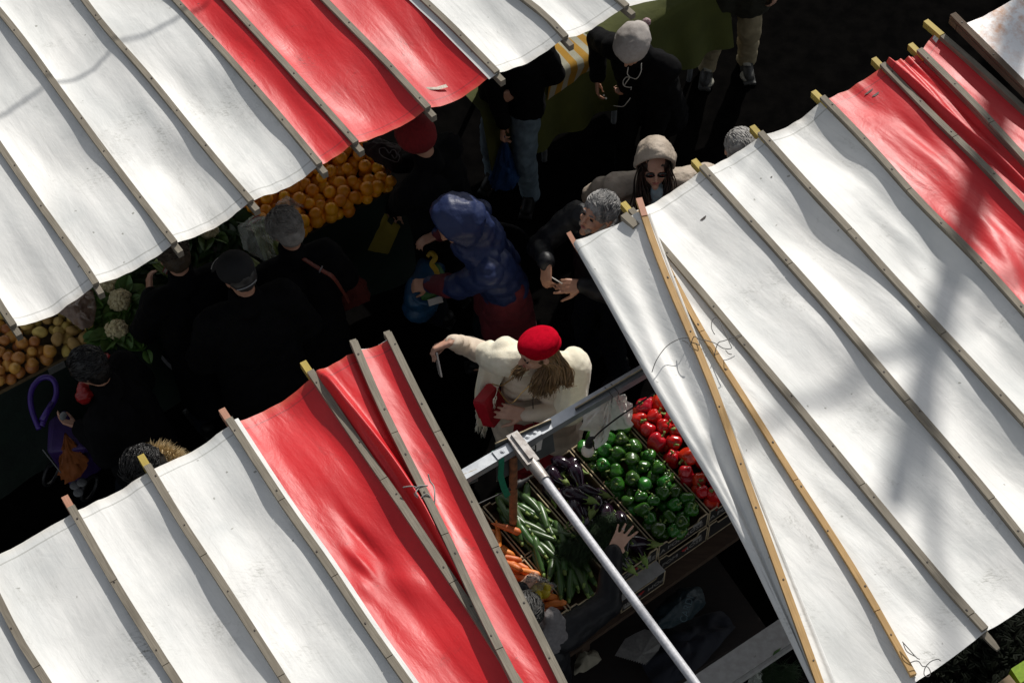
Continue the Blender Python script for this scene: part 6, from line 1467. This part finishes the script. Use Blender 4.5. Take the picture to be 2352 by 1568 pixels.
fu = person('black haired person with a pale fur trimmed hood at the awning edge', (334, 1080), 1.60, hd=200, H=1.66, lean=14, hpitch=38, voxel=.010, jacket=mat('pale_coat', (.45, .42, .36), rough=.8, scale=20), bulk=1.2, hem=.7, skin=M_skintan, hands=False)
s = fu; face(s); hair_cap(s, M_hairblack, n=700, L=.075, wd=.005, seed=10, size=1.10, up=.008, comb=-s.hf * .6 + s.hr * .5)
M_fur = mat('pale_fur', (.66, .52, .30), (.45, .34, .18), rough=.8, scale=30); m = MB(); r8 = random.Random(3)
hood_line = wire([W(338, 1042, 1.60), W(354, 1026, 1.61), W(378, 1028, 1.61), W(402, 1042, 1.60), W(424, 1060, 1.58)])
m.tube([p - UP * .03 + V(0, -.02, 0) for p in hood_line], [.030] * len(hood_line), 10)
roots = []
for q in range(1100):
    t = r8.random() * (len(hood_line) - 1.01); i = int(t); p = hood_line[i].lerp(hood_line[i + 1], t - i) - UP * .03 + V(0, -.02, 0); tg = (hood_line[i + 1] - hood_line[i]).normalized(); a = r8.uniform(0, 6.28); n1 = tg.cross(UP).normalized(); d = n1 * math.cos(a) + tg.cross(n1) * math.sin(a)
    roots.append((p + d * .025, d + V(.25, .25, .35) + tg * r8.uniform(-.2, .5), r8.uniform(.03, .062), V(.2, 0, -.2)))
strands(m, roots, 0, 3, .0032); obj('fur_trim', m, M_fur, s.root)
m = MB(); m.cap(W(380, 1058, 1.54), .045, W(412, 1078, 1.50), .05); m.cap(W(372, 1075, 1.51), .045, W(400, 1095, 1.48), .05); organic('fleece_lining', m, M_cream, s.root, voxel=.009, it=3, disp=folds(.006, 40))

gh = person('grey haired person half hidden behind the white awning edge', (1699, 342), 1.64, hd=95, H=1.72, lean=4, voxel=.011, jacket=M_black, bulk=1.25, hem=.6, hands=False)
hair_cap(gh, mat('salt_hair', (.34, .33, .31), (.22, .21, .20), rough=.7, scale=40, bumps=.6), n=500, L=.03, wd=.004, seed=12, size=1.02)

ve = person('vendor in a black quilted jacket and grey scarf reaching over the vegetables', (1203, 1416), 1.56, hd=112, H=1.72, lean=4, hpitch=30, hyaw=-45, voxel=.0065, jacket=M_blacknylon, bulk=1.22, hem=.75, rw=(1408, 1266, 1.42), lw=(1200, 1352, 1.20), skin=mat('lightened_skin', (.70, .43, .31), (.60, .35, .245), rough=.5, scale=18, bumps=.12, bscale=90, bdist=.002),  # skin colour lightened to stand in for sunlight on the shaded hand
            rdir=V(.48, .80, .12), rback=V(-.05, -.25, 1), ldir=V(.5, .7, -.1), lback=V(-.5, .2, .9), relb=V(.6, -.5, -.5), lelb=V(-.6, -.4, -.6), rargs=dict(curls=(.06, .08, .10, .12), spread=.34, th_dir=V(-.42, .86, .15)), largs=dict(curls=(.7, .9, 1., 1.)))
s = ve; hair_cap(s, mat('dark_grey_hair', (.05, .048, .045), (.02, .019, .018), rough=.5, scale=24, bumps=.6), n=600, L=.05, wd=.004, seed=14, up=.006, size=1.06)
m = MB(); w, e = s.Wr['r'], s.E['r']; d = (w - e).normalized(); m.cap(w - d * .01, .036, w - d * .09, .044); organic('knit_cuff', m, M_black, s.root, voxel=.008, it=2)
m = MB(); q = W(1262, 1440, 1.42); m.cap(s.sh + UP * .06 - s.r * .05, .075, s.sh + UP * .05 + s.r * .09, .075); m.cap(W(1268, 1418, 1.48), .05, W(1266, 1478, 1.34), .055); m.cap(W(1282, 1425, 1.46), .035, W(1288, 1470, 1.34), .04); organic('wool_scarf', m, mat('grey_wool', (.20, .185, .185), (.15, .14, .14), rough=.95, scale=60, bumps=.4), s.root, voxel=.008, it=4, disp=folds(.012, 18))
m = MB(); w = s.Wr['r'] + V(.48, .80, .12).normalized() * .125; hd_ = V(.48, .80, .12).normalized(); lat = hd_.cross(V(-.05, -.25, 1)).normalized(); c = w + lat * -.0125
m.tube([c + lat * (.0108 * math.cos(a)) + V(0, 0, 1) * (.0108 * math.sin(a)) + hd_ * .0 for a in np.linspace(0, 6.2832, 17)], .0018, 5); obj('finger_ring', m, mat('silver_ring', (.8, .8, .8), rough=.2, metal=.9, bumps=0), s.root)
M_lemon = mat('lemon_peel', (.62, .48, .02), (.52, .38, .012), rough=.4, scale=10, bumps=.3, bscale=120, bdist=.003)
lem = cats([make_round('lemon', M_lemon, .030, (1, 1, 1.25), 60 + k, tip=.22) for k in range(2)], 'lemon')
scatter(lem, [(W(*p), anyrot()) for p in ((1222, 1352, 1.13), (1238, 1348, 1.12), (1254, 1350, 1.12), (1232, 1364, 1.12), (1248, 1362, 1.11), (1216, 1366, 1.12))], 'yellow lemon inside the clear bag the vendor holds', 'lemons in the clear bag')
M_clear = mat('clear_bag_film', (.75, .75, .72), rough=.18, bumps=.9, bscale=24, bdist=.015, scale=12); M_clear.node_tree.nodes['Principled BSDF'].inputs['Alpha'].default_value = .30
crumple('clear plastic bag of lemons held up by the vendor', W(1210, 1322, 1.26), [W(*p) for p in ((1202, 1368, 1.1), (1220, 1384, 1.08), (1250, 1378, 1.08), (1282, 1342, 1.12), (1262, 1336, 1.16), (1240, 1318, 1.2), (1222, 1312, 1.22))], M_clear, seed=19, loose=.018)

# ------------------------------------------------------------------ above and beside the picture: a bare tree and a cable whose shadows lie over the awnings
M_bark = mat('grey_bark', (.16, .14, .11), (.09, .08, .06), rough=.9, scale=9, bumps=.5)
SH = V(SUN_DIR.x, SUN_DIR.y, 0).normalized()
def toward_sun(p, dist): return p + SUN_DIR * (dist / math.cos(SUN_EL))
def bare_tree(base, top, r0, label, seed, limbs, zmin, lv=3):
    r = random.Random(seed); t = thing('bare_tree', base, label, 'tree', 'bare trees along the market')
    m = MB(); ax = top - base; n = 14; trunk = [base + ax * (i / n) + V(.05 * nz(i * .5, seed), .05 * nz(i * .5, seed + 5), 0) for i in range(n + 1)]
    m.tube(trunk, [r0 * (1.25 if i == 0 else 1 - .5 * (i / n) ** 1.6) for i in range(n + 1)], 12); obj('trunk', m, M_bark, t)
    m = MB()
    def grow(p, d, L, rad, lvl):
        pts = [p]; q = p; dd = d
        for k in range(5):
            dd = (dd + V(r.gauss(0, .16), r.gauss(0, .16), .06)).normalized(); q = q + dd * (L / 5); pts.append(q)
        m.tube(pts, [rad * (1 - .13 * k) for k in range(6)], 6 if lvl < 2 else 4, cap=False)
        if lvl < lv:
            for k in range(3 if lvl < 2 else 2):
                i = r.choice((2, 3, 4, 5)); e = (dd + V(r.gauss(0, .55), r.gauss(0, .55), r.gauss(.1, .35))).normalized(); grow(pts[i], e, L * r.uniform(.5, .75), rad * .48, lvl + 1)
    for k in range(limbs):
        f_ = r.uniform(zmin, 1); i = min(n, int(f_ * n)); a = r.uniform(0, 6.283); grow(trunk[i], V(math.cos(a), math.sin(a), r.uniform(.3, .9)).normalized(), r.uniform(1.6, 2.6), r0 * .30, 0)
    obj('crown', m, M_bark, t); return t
u, v = RC.hit(2085, 830); c = toward_sun(RC.pt(u, v), 11.0)
bare_tree(V(c.x, c.y, 0), V(c.x + .12, c.y, 10.7), .145, 'bare street tree standing across the aisle, the nearer one', 5, 2, .97, 0)
u, v = RD.hit(2420, 60); c = toward_sun(RD.pt(u, v), 7.0)
bare_tree(V(c.x + .7, c.y + .3, 0), V(c.x + .6, c.y, 8.2), .13, 'bare slender tree beyond the rust stained awning', 8, 7, .62, 2)
m = MB(); pts = []
for p in ((-60, 262), (0, 250), (70, 205), (150, 170), (215, 135), (270, 96), (330, 82), (400, 45), (480, 0)):
    u, v = RA.hit(*p); pts.append(toward_sun(RA.pt(u, v), 3.4))
m.tube(wire(pts), .010, 6); obj('overhead_cable', m, M_rubber, label='slack overhead cable above the upper white awning', cat='cable')
